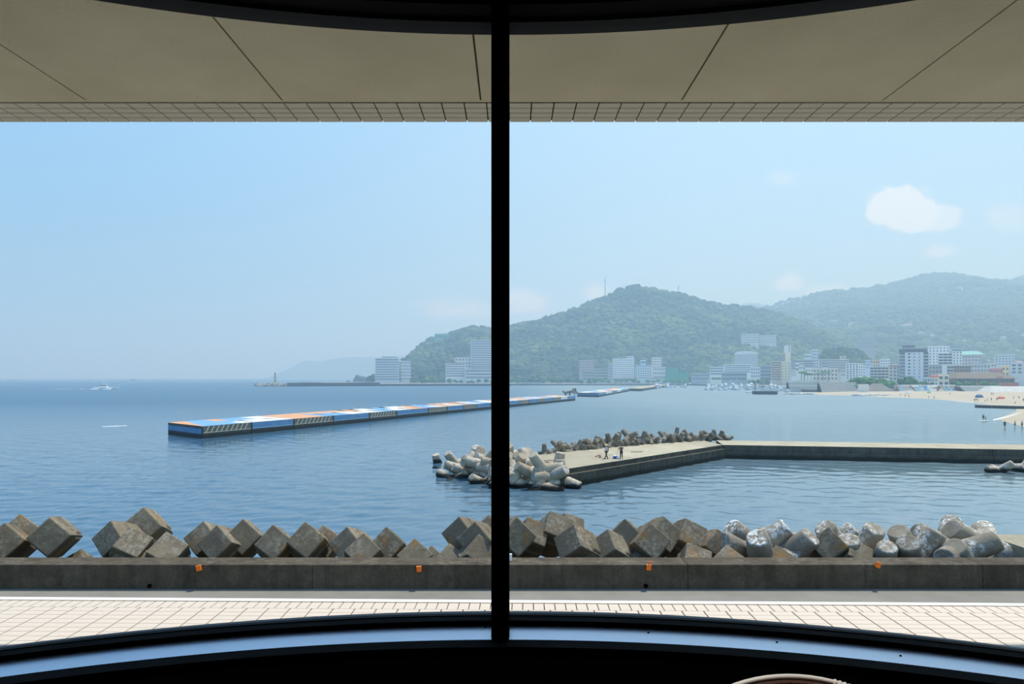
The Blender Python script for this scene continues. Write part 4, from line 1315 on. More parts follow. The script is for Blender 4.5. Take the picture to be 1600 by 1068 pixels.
bld('grey rooftop block behind the tan hotel', 1215, 1227, 555, 566, 830, (140, 142, 144), 10, 'plain')
bld('long grey hotel with rows of balconies right of cream tower', 1236, 1272, 562.5, 588, 840, (166, 174, 180), 16, 'bands', 7, 8, M_win2)
bld('pale lift tower rising behind the long grey hotel', 1268, 1279, 546.5, 575, 860, (186, 194, 202), 10, 'grid', 6, 3, M_win2)
bld('white upper block behind the long grey hotel', 1257, 1268.5, 553.5, 566, 870, (202, 206, 206), 10, 'grid', 2, 4, M_win2)
bld('wide beige apartment block with balcony rows', 1279, 1326, 562, 582, 800, (192, 188, 176), 16, 'bands', 6, 10, M_win2, pent=((1312, 1320, 556),))
bld('low cream building behind the palm trees', 1270, 1309, 576, 594, 700, (204, 198, 184), 14, 'grid', 3, 7, M_win2)
bld('white apartment block with dark windows left of the beach trees', 1322, 1341.5, 568, 592, 660, (220, 222, 222), 12, 'grid', 7, 4, M_win, ww=.45)
bld('pale block touching the white apartment block', 1341, 1352, 571, 592, 680, (206, 212, 216), 12, 'grid', 5, 3, M_win2)
def slope_hit(px, py, y0=1185):
    for Y in np.arange(y0, 2450, 4):
        p = P(px, py, Y)
        g = max(float(H1.z(np.array([p.x]), np.array([p.y]))[0]), float(H2.z(np.array([p.x]), np.array([p.y]))[0]))
        if g + 7 > p.z:
            return Y, p.z
hd, hzz = slope_hit(1172, 537)
bld('wide hillside hotel half buried in trees above the town', 1158, 1186, 522, 536, hd - 14, (206, 200, 198), 16, 'grid', 4, 9, M_win2, base=hzz - 25)
bld('right wing of the hillside hotel above the town', 1186.8, 1213, 524, 536, hd - 12, (196, 194, 194), 16, 'grid', 4, 9, M_win2, base=hzz - 25)
bld('brownish block of flats on the slope behind the town', 1337, 1367, 528, 544, 1250, (162, 150, 150), 18, 'grid', 5, 9, M_win2, base=40)
# right-hand town
bld('low building with dark balconies right of white apartments', 1359, 1389, 573.5, 592, 640, (206, 206, 202), 14, 'balcony', 4, 5, M_win)
bld('beige shop-house with red roof edge left of the grey tower', 1389, 1407, 572, 594, 620, (214, 206, 192), 14, 'grid', 4, 3, M_win2, roof=M_red)
bld('small white building behind the dark-balconied one', 1375, 1391, 561.5, 574, 760, (212, 216, 218), 12, 'grid', 3, 4, M_win2)
bld('small orange-walled house left of the small white building', 1364, 1375, 563, 574, 770, (220, 180, 140), 10, 'grid', 2, 3, M_win2)
bld('pale blue block at the left of the orange house', 1352, 1361, 563, 576, 760, (180, 196, 212), 10, 'grid', 3, 3, M_win2)
# grey tower
D = 600
o = empty('apartment_tower', ((1428.5 - CX) / F * D, D, GZ), label='tall light grey apartment tower with dark crown and corner balconies', cat='building')
u = D / F
o.rotation_euler = (0, 0, R(-27))
o.scale = (.86, 1, 1)
ht, hb = EYE + (HY - 550) * u - GZ, 0
hv = EYE + (HY - 591) * u - GZ
MB().box(-14.5 * u, 14.5 * u, 0, 16, 0, ht).build('wall', wallm((200, 204, 210)), o)
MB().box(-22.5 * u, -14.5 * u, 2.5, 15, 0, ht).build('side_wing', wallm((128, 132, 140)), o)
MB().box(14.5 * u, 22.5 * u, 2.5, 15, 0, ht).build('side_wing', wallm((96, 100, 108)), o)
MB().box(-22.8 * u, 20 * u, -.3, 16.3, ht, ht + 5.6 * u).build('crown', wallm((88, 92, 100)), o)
MB().box(-22 * u, 16 * u, -.6, 16.6, ht + 5.6 * u, ht + 6.6 * u).build('cornice', wallm((190, 194, 200)), o)
MB().box(-17.5 * u, 1.5 * u, 4, 12, ht + 6.6 * u, ht + 11 * u).build('plant_room', wallm((84, 88, 94)), o)
nf = 8
fh = (ht - hv) / nf
for r in range(nf):
    zz = hv + fh * r
    for cxp, ww_ in ((-8, 3.6), (0, 1.4), (8, 1.4)):
        ubox('window', o, (cxp - ww_ / 2) * u, (cxp + ww_ / 2) * u, -.12, .2, zz + fh * .3, zz + fh * .72, M_win)
    for s in (-1, 1):
        b = ubox('balcony', o, min(s * 14.5, s * 23.4) * u, max(s * 14.5, s * 23.4) * u, .6, 15.6, zz, zz + fh * .34, wallm((176, 180, 186)))
for cxp in (-8, 0, 8):
    ubox('window', o, (cxp - 1) * u, (cxp + 1) * u, -.4, .2, ht + 1.6 * u, ht + 4 * u, M_win)
bld('white apartment block directly right of the grey tower', 1451, 1483.5, 541.5, 572, 720, (214, 218, 218), 16, 'grid', 7, 6, M_win2, ww=.45)
bld('white block with zigzag stair balconies in the middle', 1466, 1488, 552, 570, 684, (216, 220, 220), 12, 'balcony', 4, 3, M_win)
bld('white tower block with teal cap', 1488.5, 1503.5, 548.5, 574, 676, (220, 224, 224), 12, 'grid', 6, 3, M_win, roof=M_teal, ww=.35, pent=((1488, 1503, 544.5),))
zd = bld('wide hall with a pale teal domed roof', 1502, 1533, 554.5, 576, 740, (176, 172, 172), 22, 'grid', 4, 6, M_win2)
hh = EYE + (HY - 554.5) / F * 740 - GZ
MB().frustum((-12.5, 12.5, -1, 23), (-6, 6, 6, 16), hh + .6, hh + 4.6).build('hipped_roof', M_teal, zd)
bld('pale grey block at the right behind the restaurant', 1555, 1585, 554.5, 570, 760, (190, 196, 202), 16, 'grid', 4, 6, M_win2)
bld('light grey block cut by the right edge of the view', 1580, 1616, 567.5, 584, 620, (184, 190, 196), 16, 'grid', 3, 4, M_win)
bld('brown balconied building with white roof slab', 1490, 1517, 571, 592, 590, (150, 132, 116), 14, 'grid', 4, 6, M_win, roof=M_slab)
bld('narrow white-striped house left of the brown building', 1480, 1490, 572, 592, 585, (180, 182, 184), 10, 'balcony', 4, 2, M_win)
bld('low grey house at the foot of the white blocks', 1451, 1472, 570.5, 590, 610, (176, 178, 176), 12, 'grid', 3, 4, M_win2)
bld('small white and blue house beside the grey tower foot', 1445, 1465, 590, 603, 545, (206, 218, 230), 10, 'grid', 2, 5, M_win2, zoff=0)
bld('small cream house with wide windows by the mural', 1466, 1483, 585.5, 603, 548, (214, 206, 184), 10, 'grid', 2, 2, M_win, ww=.6)
bld('grey block left of the pink shop', 1517, 1547, 569, 588, 640, (182, 184, 186), 12, 'grid', 3, 6, M_win2)
bld('pink-red low shop above the restaurant roof', 1547, 1567, 576.5, 588, 590, (208, 128, 112), 10, 'grid', 2, 4, M_win2)
bld('yellow house right of the pink shop', 1565, 1577, 572, 588, 600, (214, 206, 140), 10, 'grid', 2, 2, M_win2)
bld('pale house at the right above the restaurant', 1540, 1557, 567.5, 580, 680, (196, 190, 178), 10, 'grid', 2, 4, M_win2)
# crowded small town buildings between the larger ones
fill = []
fr_ = random.Random(21)
FC = [(208, 208, 204), (190, 192, 194), (214, 204, 188), (186, 178, 172), (200, 210, 218), (222, 222, 220)]
for k in range(60):
    px = 1240 + k * 6.1
    wpx = fr_.uniform(7, 13)
    cand = list(range(690, 985, 15))
    fr_.shuffle(cand)
    for D in cand:
        xa, xb = (px - wpx / 2 - CX) / F * D, (px + wpx / 2 - CX) / F * D
        if not any(a < xb and xa < b and c < D + 14 and D < d for a, b, c, d in BOXES):
            break
    else:
        continue
    yt = fr_.uniform(566, 578) + (D - 800) * .012
    o = bld('', px - wpx / 2, px + wpx / 2, yt, min(yt + 12, 592), D, FC[fr_.randrange(6)], fr_.uniform(8, 12), fr_.choice(('bands', 'grid')), fr_.randint(2, 4), 3, M_win2,
            roof=fr_.choice((None, None, M_roofg, mat('roof_tile_red', (166, 124, 112), .8))), group='crowded small buildings of the town')
    fill.append(o)
from_left(fill, 'small pale building crowded among the larger town blocks, #')
# restaurant pavilion
D = 545
u = D / F
o = empty('restaurant', ((1542 - CX) / F * D, D, GZ), label='long restaurant with brown hipped roof and red base', cat='building')
e = EYE + (HY - 591) * u - GZ
MB().box(-44 * u, 46 * u, 1.5, 22, 0, e).build('wall', wallm((120, 104, 92)), o)
for k in range(15):
    ubox('window', o, (-42 + k * 5.8) * u, (-37.6 + k * 5.8) * u, 1.3, 1.7, e * .64, e * .95, M_win)
MB().frustum((-49 * u, 50 * u, -1, 25), (-33 * u, 26 * u, 9, 15), e, e + 9.8 * u).build('hipped_roof', mat('roof_brown', (124, 108, 88), .9, .15, .4), o)
MB().box(-47 * u, 49 * u, -.8, 1.2, -1.2, e * .62).build('red_base', mat('base_red', (186, 104, 88), .85, .15, .3), o)
sg = MB().box(14 * u, 24 * u, -.9, -.6, e + .6 * u, e + 3.2 * u).build('sign', mat('sign_pink', (196, 106, 130), .6), o)
rs = empty('round_sign', P(1460, 589, 538), label='red and white round-topped sign beside the grey tower', cat='sign')
rs.location.z = GZ
MB().tube([(0, 0, 0), (0, 0, 9)], .2, 8).build('post', M_slab, rs)
zt_ = EYE + (HY - 585.5) / F * 538 - GZ
MB().lathe([(3.6, 0), (3.6, .5), (2.6, 1.2), (1.0, 1.7)], 18).build('cap', M_red, rs, (0, 0, zt_ - 1.7))
MB().box(-3, 3, -.2, .2, zt_ - 3.4, zt_ - 1.7).build('board', M_slab, rs)

# hillside houses: small, hazy and crowded
def house_mesh(i):
    wl = wallm([(206, 204, 198), (190, 188, 184), (214, 210, 200), (180, 184, 190)][i])
    rf = [mat('roof_tile_grey', (118, 122, 128), .8), mat('roof_tile_red', (166, 124, 112), .8), mat('roof_tile_blue', (110, 128, 146), .8), M_roofg][i]
    mb = MB().box(-5, 5, -4, 4, -4, 5.5)
    mb.add([(-5.6, -4.6, 5.4), (5.6, -4.6, 5.4), (5.6, 4.6, 5.4), (-5.6, 4.6, 5.4), (-5.6, 0, 8.2), (5.6, 0, 8.2)], ((0, 1, 5, 4), (2, 3, 4, 5), (0, 4, 3), (1, 2, 5), (3, 2, 1, 0)), 1)
    mb.box(-3.6, -1.4, -4.08, -4, 1.2, 3.6, 2).box(1.2, 3.6, -4.08, -4, 1.2, 3.6, 2)
    return mb.mesh('house', [wl, rf, M_win2])
HM = [house_mesh(i) for i in range(4)]
hs = random.Random(11)
placed = []
slope = []
cnt = 0
while cnt < 100:
    Y = hs.uniform(1010, 1500)
    X = (hs.uniform(1300, 1640) - CX) / F * Y
    px = CX + X / Y * F
    z = float(H2.z(np.array([X]), np.array([Y]))[0])
    if px < 1330 and Y < 1100:
        continue
    if Y > 1180 and hs.random() > np.interp(px, [1300, 1430, 1600], [.15, .45, 1.0]):
        continue
    if any((X - a) ** 2 + (Y - b) ** 2 < 19 ** 2 for a, b in placed):
        continue
    placed.append((X, Y))
    hk = hs.randrange(4)
    o = link('house', HM[hk], None, (X, Y, max(z, GZ) - 3), (0, 0, R(hs.uniform(-35, 35))), cat='house', group='houses climbing the slope behind the town',
             label='small hazy house among many on the slope behind the town')
    s = hs.uniform(.85, 1.35)
    o.scale = (s, s, s)
    cnt += 1
    slope.append((hk, o))
for k, t in enumerate(('grey-tiled', 'reddish-roofed', 'bluish-roofed', 'flat grey-roofed')):
    sel = [o for q_, o in slope if q_ == k]
    from_left(sel, 'small ' + t + ' house on the slope behind town, # of its kind')
farh = []
for px, py in ((1223, 475), (1232, 473.5), (1240, 473), (1250, 474), (1262, 476), (1213, 482), (1299, 505), (1305, 504), (1330, 508), (1412, 512), (1420, 511), (1438, 523), (1500, 452), (1455, 528), (1280, 533), (1268, 509), (1598, 527)):
    # where the line of sight meets the slope
    for Y in np.arange(1200, 2490, 8):
        p = P(px, py, Y)
        if float(H2.z(np.array([p.x]), np.array([p.y]))[0]) + 6 > p.z:
            break
    o = link('house', HM[hs.randrange(4)], None, (p.x, p.y, p.z), (0, 0, R(hs.uniform(-20, 20))), cat='house', group='lone houses high on the mountain')
    o.scale = (1.25, 1.1, 1.1)
    farh.append(o)
from_left(farh, 'lone pale house up on the wooded mountain, #')

# ------------------------------------------------------------------ sea steps, mural wall, ramp
D = 520
u = D / F
mw = empty('mural_wall', ((1451 - CX) / F * D, D, 1.2), label='pale sloping beach wall painted with zigzag panels', cat='wall')
w0, w1 = (1405 - 1451) * u, (1498 - 1451) * u
z1 = EYE + (HY - 601) * u - 1.2
M_mural = mat('mural_white', (214, 212, 204), .8, .08, .2)
MB().add([(w0, 0, -1), (w1, 0, -1), (w1, 0, 0.3), (w0, 0, .3), (w0, 3, z1), (w1, 3, z1), (w0, 8, z1), (w1, 8, z1), (w0, 8, -1), (w1, 8, -1)],
         ((0, 1, 3, 2), (2, 3, 5, 4), (4, 5, 7, 6), (6, 7, 9, 8), (0, 2, 4, 6, 8), (1, 9, 7, 5, 3))).build('wall', M_mural, mw)
def mural(u0, u1, k, c, zt=1.0):
    mb = MB()
    y0, y1 = -.06, 3 * zt - .06
    za, zb = .32, .3 + (z1 - .3) * zt + .02
    xs = [(u0 * u, y0, za), (u1 * u, y0, za), ((u1 + k) * u, y1, zb), ((u0 + k) * u, y1, zb)]
    mb.add(xs + [(a, b + .15, c_ - .05) for a, b, c_ in xs], ((0, 1, 2, 3), (7, 6, 5, 4), (0, 4, 5, 1), (1, 5, 6, 2), (2, 6, 7, 3), (3, 7, 4, 0)))
    mb.build('mural_panel', c, mw)
M_mb, M_mbr, M_mt, M_my = mat('mural_blue', (126, 172, 210), .8), mat('mural_brown', (110, 76, 62), .8), mat('mural_teal', (128, 168, 172), .8), mat('mural_tan', (204, 188, 154), .8)
for a in ((-44, -41, 4, M_mb), (-22, -19, -6, M_mbr), (-20, -14, 7, M_mb), (-9, -5, 7, M_mb), (-3, 3, -5, M_mb), (-14, -10, 7, M_my), (12, 16, 6, M_mbr), (18, 24, 4, M_my), (25, 29, -7, M_mt), (30, 34, -8, M_mt), (36, 40, -7, M_mb)):
    mural(*a[:3], a[3], 0.92)
MB().box(w0, w1, -.6, 0, -1, .32).build('wall_foot', M_stone, mw)
def steps(label, px0, px1, yt, yb, D, n, m=None, run=1.0):
    u = D / F
    z0, z1 = EYE + (HY - yb) * u, EYE + (HY - yt) * u
    z0 = max(z0, 0.9)
    o = empty('sea_steps', (((px0 + px1) / 2 - CX) * u, D, z0), label=label, cat='steps')
    w_ = (px1 - px0) * u
    for i in range(n):
        MB().box(-w_ / 2, w_ / 2, i * run, n * run + 3, -1, (z1 - z0) * (i + 1) / n).build('step', m or (M_stone if i % 2 == 0 else mat('step_dark', (200, 198, 190), .9, .2, .3)), o)
    return o
steps('broad grey stone steps right of the mural', 1509, 1573, 602.5, 614, 515, 5, run=1.6)
steps('pale terraced steps behind the marina boats', 1234, 1292, 594.5, 610, 560, 5, run=.8)
steps('terraced seating steps facing the beach, left of trees', 1284, 1342, 597, 611, 530, 6, run=.8)
# stone ramp at right and mound by the trees
def mound(name, label, px0, px1, yt, yb, D, m, dep=14, skew=.3):
    u = D / F
    w_ = (px1 - px0) * u
    z0 = 0.8
    z1 = EYE + (HY - yt) * u
    o = MB().frustum((-w_ / 2, w_ / 2, 0, dep), (-w_ * skew, w_ * skew, dep * .45, dep * .8), 0, z1 - z0).build(name, m, None, (((px0 + px1) / 2 - CX) * u, D, z0), label=label, cat='mound')
    return o
mound('stone_ramp', 'sloping grey stone ramp at the right edge of the beach', 1548, 1640, 603.5, 616, 495, M_stone, 16, .38)
mound('stair_mound', 'grey stepped mound with slanting rails before the beach trees', 1360, 1400, 599, 615, 512, mat('mound_grey', (140, 134, 122), .9, .2, .3), 14, .12)
MB().box(0, 8, 0, .6, 0, 6.0).build('notice_wall', M_slab, None, ((1341 - CX) / F * 505, 505, .9), label='plain white wall panel left of the stepped mound', cat='wall')
# rock groynes and dark quay at the marina mouth
def rock_row(label, px0, px1, y, n, dz=.8, grp=None):
    out = []
    for k in range(n):
        px = px0 + (px1 - px0) * (k + .5) / n
        g_ = G(px, y + random.uniform(-.8, .4))
        vv = IV * np.array([random.uniform(.8, 1.5), random.uniform(.8, 1.3), random.uniform(.6, 1.0)]) * (1 + .2 * np.sin(IV @ rng.normal(size=3) * 3))[:, None]
        out.append(link('rock', np_mesh('rock', vv, IF, M_stone, False), None, (g_.x, g_.y, .3), cat='rock', group=grp))
    from_left(out, label)
    return out
rock_row('grey boulder on the shore below the boats, #', 1166, 1182, 613, 9, grp='boulders left of the dark quay')
rock_row('grey boulder along the shore right of the dark quay, #', 1226, 1272, 615.5, 22, grp='boulders right of the dark quay')
rock_row('dark boulder in the low row at the beach edge, #', 1332, 1406, 618.2, 34, grp='boulders edging the sand')
dq = empty('landing_stage', G(1177, 615.6), label='dark landing stage with white posts before the marina', cat='quay')
dB = G(1214, 616) - G(1177, 615.6)
MB().prism([Vector((0, 0, 0)), dB, dB + Vector((6, 14, 0)), Vector((4, 14, 0))], -1, 2.2, 0, 1).build('deck', [M_pier_face, M_quay], dq)
for k in range(12):
    p_ = dB * (k + .5) / 12
    MB().box(p_.x - .35, p_.x + .35, p_.y + .3, p_.y + .7, 2.2, 3.2).build('post', M_slab, dq)
lp_ = empty('light_post', G(1180, 612), label='thin dark lamp post standing on the marina quay', cat='post')
MB().tube([(0, 0, 0), (0, 0, 9)], .3, 8).build('pole', M_track, lp_)
MB().lathe([(.5, 9), (.7, 9.8), (.3, 10.4)], 10).build('lamp', M_slab, lp_)

# masts on the hills
for px, y0, y1, lab in ((945.5, 462, 432, 'thin radio mast on the left shoulder of the wooded hill'), (1060, 458, 446, 'short mast on the right shoulder of the wooded hill')):
    p0 = P(px, y0, 1640)
    m_ = empty('radio_mast', (p0.x, p0.y, p0.z - 8), label=lab, cat='mast')
    hgt = (y0 - y1) / F * 1640 + 8
    MB().tube([(0, 0, 0), (0, 0, hgt)], [.9, .35], 6).build('pole', M_track, m_)
    MB().box(-1.6, 1.6, -.3, .3, hgt * .8, hgt * .83).build('aerial', M_track, m_)
# teal scaffolded house on the ridge at left
bld('teal netted building on the ridge above the left hotels', 679, 701, 521.5, 530, 1560, (120, 178, 178), 12, 'bands', 1, 4, M_tealnet, base=60)

# ================================================================== TREES BY THE BEACH
M_trunk = mat('trunk', (96, 82, 64), .9, .2)
def tree(px, py, D, w_, h_, label, name='tree', group='trees behind the beach', dens=14, z0=GZ):
    X = (px - CX) / F * D
    o = empty(name, (X, D, z0), label=label, cat='tree', group=group)
    pos, rad = [], []
    for k in range(dens):
        a, r_ = random.uniform(0, 6.28), random.uniform(0, .85)
        rr = random.uniform(.22, .34) * min(w_, h_)
        pos.append((math.cos(a) * r_ * w_ / 2, math.sin(a) * r_ * w_ / 3, h_ * .45 + random.uniform(-.25, .45) * h_ * (1 - .4 * r_)))
        rad.append(rr)
    c = crowns('crown', pos, rad, M_bush, parent=o)
    MB().tube([(0, 0, -1), (0, 0, h_ * .5)], [.35, .2], 7).build('trunk', M_trunk, o)
    return o
trees = []
for px, yt, D, w_ in ((1318, 598, 540, 8), (1328, 592, 545, 10), (1338, 590, 548, 10), (1348, 589, 548, 10), (1358, 590, 545, 10), (1368, 591, 545, 10), (1378, 590, 545, 10), (1390, 594, 534, 9), (1396, 597, 536, 9),
                      (1402, 600, 534, 5), (1384, 596, 530, 8), (1342, 600, 532, 7), (1416, 588, 545, 9), (1424, 590, 545, 9), (1432, 592, 545, 8), (1440, 594, 542, 8), (1457, 597, 540, 4), (1494, 595, 535, 8), (1512, 596, 532, 9),
                      (1520, 597, 532, 7), (1542, 596, 531, 9), (1555, 597, 531, 8)):
    zt = EYE + (HY - yt) / F * D
    trees.append(tree(px, 0, D, w_, max(zt - GZ, 3), '', 'tree'))
from_left(trees, 'leafy green tree behind the beach wall, #')
pal = []
for px in (1252, 1257, 1262, 1267, 1278, 1286, 1294):
    D = 640
    o = empty('palm_tree', ((px - CX) / F * D, D, GZ), cat='palm tree', group='palm trees behind the terraced steps')
    h_ = EYE + (HY - random.uniform(581, 584)) / F * D - GZ
    MB().tube([(0, 0, 0), (.1, 0, h_ * .5), (0, 0, h_)], [.35, .28, .22], 7).build('trunk', M_trunk, o)
    mb = MB()
    for k in range(14):
        a = 6.283 * k / 14
        dr = Vector((math.cos(a), math.sin(a), 0))
        s = Vector((-dr.y, dr.x, 0)) * .35
        pts = [Vector((0, 0, h_)), Vector((0, 0, h_ + .9)) + dr * 1.3, Vector((0, 0, h_ + .4)) + dr * 2.5, Vector((0, 0, h_ - 1.2)) + dr * 3.2]
        vs_ = []
        for i, p in enumerate(pts):
            wd = s * (.4, 1, 1, .2)[i]
            vs_ += [p - wd - Vector((0, 0, .15)), p + Vector((0, 0, .05)), p + wd - Vector((0, 0, .15))]
        mb.add(vs_, [(i * 3 + k2, (i + 1) * 3 + k2, (i + 1) * 3 + k2 + 1, i * 3 + k2 + 1) for i in range(3) for k2 in range(2)], 0, True)
    mb.build('fronds', M_bush, o)
    pal.append(o)
from_left(pal, 'tall palm tree in the row before the cream building, #')
# green belt along the harbour road, far
belt = []
for px in list(range(640, 768, 9)) + list(range(800, 1080, 10)) + [1172, 1180, 1188, 1196]:
    D = 1028 if px < 1100 else 836
    belt.append(tree(px + random.uniform(-3, 3), 0, D, random.uniform(7, 12), random.uniform(5, 9), '', 'tree', 'roadside trees along the far harbour', 8))
from_left(belt, 'small hazy roadside tree on the far harbour front, #')

# parked cars on the far road
car_me = MB().frustum((-2.1, 2.1, -.85, .85), (-2.05, 2.05, -.8, .8), .3, .95).frustum((-1.2, 1.1, -.78, .78), (-.8, .6, -.68, .68), .95, 1.5, 1)
for sx in (-1.3, 1.3):
    for sy in (-.8, .8):
        car_me.lathe([(.33, -.1), (.33, .1)], 10, Matrix.Translation((sx, sy, .33)) @ Matrix.Rotation(R(90), 4, 'X'), 2)
car_me = car_me.mesh('car', [mat('car_white', (236, 238, 238), .35), M_glassd, M_black])
cars = []
for px in (808, 812, 817, 823, 826, 831, 838, 844, 934, 941, 948, 957, 1018, 1030, 1039, 1046):
    D = 1012
    o = link('car', car_me, None, ((px - CX) / F * D, D, GZ), (0, 0, R(random.uniform(-10, 10))), cat='car', group='white cars on the far harbour road')
    o.scale = (1.3, 1.3, 1.5)
    cars.append(o)
from_left(cars, 'white car parked on the far harbour road, #')

# ================================================================== PEOPLE
def skin(name, J, E, root, m, sub=1):
    me = bpy.data.meshes.new(name + '_s')
    keys = list(J)
    me.from_pydata([J[k][0] for k in keys], [(keys.index(a), keys.index(b)) for a, b in E] and [(keys.index(a), keys.index(b)) for a, b in E], [])
    o = bpy.data.objects.new(name + '_s', me)
    COL.objects.link(o)
    sk = o.modifiers.new('skin', 'SKIN')
    sk.use_smooth_shade = True
    for i, k in enumerate(keys):
        r_ = J[k][1]
        me.skin_vertices[0].data[i].radius = (r_, r_) if not isinstance(r_, tuple) else r_
        me.skin_vertices[0].data[i].use_root = (k == root)
    if sub:
        ss = o.modifiers.new('sub', 'SUBSURF')
        ss.levels = ss.render_levels = sub
    dg = bpy.context.evaluated_depsgraph_get()
    nm = bpy.data.meshes.new_from_object(o.evaluated_get(dg))
    nm.name = name
    nm.materials.clear()
    nm.materials.append(m)
    bpy.data.objects.remove(o)
    bpy.data.meshes.remove(me)
    return nm
def figure(arms, stride=0.1, lean=0.0):
    """joint positions of a standing figure of 1.68 m facing -Y; arms = (elbow, wrist) for left and right"""
    J = {'pelvis': ((0, 0, .94), (.15, .11)), 'waist': ((0, -lean * .3, 1.10), (.13, .10)), 'chest': ((0, -lean * .7, 1.30), (.155, .11)), 'neck': ((0, -lean, 1.45), .055),
         'jaw': ((0, -lean - .02, 1.53), .065), 'head': ((0, -lean - .01, 1.61), (.078, .092)), 'crown': ((0, -lean, 1.67), .06), 'nose': ((0, -lean - .12, 1.58), .012)}
    E = [('pelvis', 'waist'), ('waist', 'chest'), ('chest', 'neck'), ('neck', 'jaw'), ('jaw', 'head'), ('head', 'crown'), ('head', 'nose')]
    for s, n, (el, wr) in ((-1, 'l', arms[0]), (1, 'r', arms[1])):
        y = stride * s
        J.update({n + 'sho': ((s * .18, -lean * .8, 1.39), .06), n + 'elb': (el, .042), n + 'wri': (wr, .03)})
        d = (Vector(wr) - Vector(el)).normalized()
        sd = d.cross(Vector((1, 0, 0.2))).normalized()
        pm = Vector(wr) + d * .07
        J[n + 'pal'] = (tuple(pm), (.034, .018))
        E += [('chest', n + 'sho'), (n + 'sho', n + 'elb'), (n + 'elb', n + 'wri'), (n + 'wri', n + 'pal')]
        for k, (off, L) in enumerate(((-.03, .07), (-.01, .085), (.012, .08), (.033, .06))):
            J['%sf%d' % (n, k)] = (tuple(pm + sd * off + d * L), .009)
            E.append((n + 'pal', '%sf%d' % (n, k)))
        J[n + 'th'] = (tuple(Vector(wr) + d * .06 - sd * .06), .01)
        E.append((n + 'wri', n + 'th'))
        J.update({n + 'hip': ((s * .09, 0, .88), .09), n + 'kne': ((s * .1, -y * .5 - .02, .48), .06), n + 'ank': ((s * .11, y, .09), .042), n + 'toe': ((s * .12, y - .16, .035), .036)})
        E += [('pelvis', n + 'hip'), (n + 'hip', n + 'kne'), (n + 'kne', n + 'ank'), (n + 'ank', n + 'toe')]
    return J, E
def sub_fig(J, E, names, grow, cut=None):
    J2 = {k: (J[k][0], tuple(x + grow for x in J[k][1]) if isinstance(J[k][1], tuple) else J[k][1] + grow) for k in names}
    for k, v in (cut or {}).items():
        J2[k] = v
    E2 = [e for e in E if e[0] in J2 and e[1] in J2]
    return J2, E2
M_skin = mat('skin', (206, 160, 130), .6)
M_hair = mat('hair', (30, 26, 24), .7)
M_shoe = mat('shoe', (40, 40, 44), .6)
HANG = (((-.25, .0, 1.13), (-.27, -.08, .90)), ((.25, .0, 1.13), (.27, -.08, .90)))
PCACHE = {}
def person(key, arms, shirt, pants, hat=None, stride=.1, lean=0.0, bag=False, shorts=False):
    if key not in PCACHE:
        J, E = figure(arms, stride, lean)
        d = {'body': skin('body', J, E, 'pelvis', M_skin)}
        s = sub_fig(J, E, ('waist', 'chest', 'lsho', 'rsho', 'lelb', 'relb', 'pelvis'), .016)
        d['shirt'] = skin('shirt', *s, 'waist', shirt)
        if pants:
            nm = ('pelvis', 'lhip', 'rhip', 'lkne', 'rkne') + (() if shorts else ('lank', 'rank'))
            d['trousers'] = skin('trousers', *sub_fig(J, E, nm, .02), 'pelvis', pants)
        hd = J['head'][0]
        mb = MB()
        if hat:
            mb.lathe([(.24, 0), (.235, .015), (.1, .10), (.03, .15)], 18)
            d['hat'] = mb.mesh('hat', hat)
        else:
            vv = IV * np.array([.088, .10, .085])
            vv = vv[:]
            mb.add([tuple(x) for x in vv], [tuple(int(i) for i in f) for f in IF], 0, True)
            d['hair'] = mb.mesh('hair', M_hair)
        if bag:
            d['backpack'] = MB().frustum((-.15, .15, .09, .24), (-.13, .13, .09, .2), 1.0, 1.42).mesh('backpack', mat('backpack_black', (28, 30, 36), .7))
        sh = MB()
        for n in ('l', 'r'):
            a, t = Vector(J[n + 'ank'][0]), Vector(J[n + 'toe'][0])
            sh.tube([a + Vector((0, .05, -.05)), (a + t) / 2 + Vector((0, 0, -.015)), t + Vector((0, -.03, 0))], [.045, .05, .035], 8)
        d['shoes'] = sh.mesh('shoes', M_shoe)
        d['_h'] = hd
        PCACHE[key] = d
    d = PCACHE[key]
    o = empty('person', (0, 0, 0), cat='person')
    for k in ('body', 'shirt', 'trousers', 'hat', 'hair', 'backpack', 'shoes'):
        if k in d:
            loc = None
            if k == 'hat': loc = Vector(d['_h']) + Vector((0, 0, .05))
            if k == 'hair': loc = Vector(d['_h']) + Vector((0, .025, .03))
            link(k, d[k], o, loc)
    return o
c_ = lambda n, r_, g_, b_: mat('cloth_' + n, (r_, g_, b_), .85, .08)
f1 = person('f1', (((-.27, -.05, 1.14), (-.2, -.25, 1.06)), ((.24, .04, 1.13), (.26, -.04, .9))), c_('white', 226, 228, 230), c_('dark', 34, 36, 42), mat('straw', (222, 198, 140), .8), .14, .02, True)
f1.location = G(947.5, 716.4, PZ); f1.location.z = PZ
f1.rotation_euler = (0, 0, R(-70))
f1['label'] = 'person in straw hat, white shirt and black backpack walking on the pier'
f2 = person('f2', (((-.27, -.1, 1.16), (-.22, -.33, 1.1)), ((.27, -.02, 1.2), (.2, -.22, 1.3))), c_('navy', 46, 48, 62), c_('navy2', 42, 44, 58), c_('hatdark', 60, 60, 66), .06, .03)
f2.location = G(970.8, 716.2, PZ); f2.location.z = PZ
f2.rotation_euler = (0, 0, R(-14))
f2['label'] = 'person in dark navy clothes holding a pole on the pier edge'
rod = empty('fishing_rod', f2.location + Vector((-.42, -.35, 0)), label='thin dark pole held upright by the dark-clothed person on the pier', cat='pole')
MB().tube([(-.28, -.05, .02), (-.02, .02, 1.28), (.02, .03, 1.5)], [.014, .014, .01], 7).build('shaft', M_track, rod)
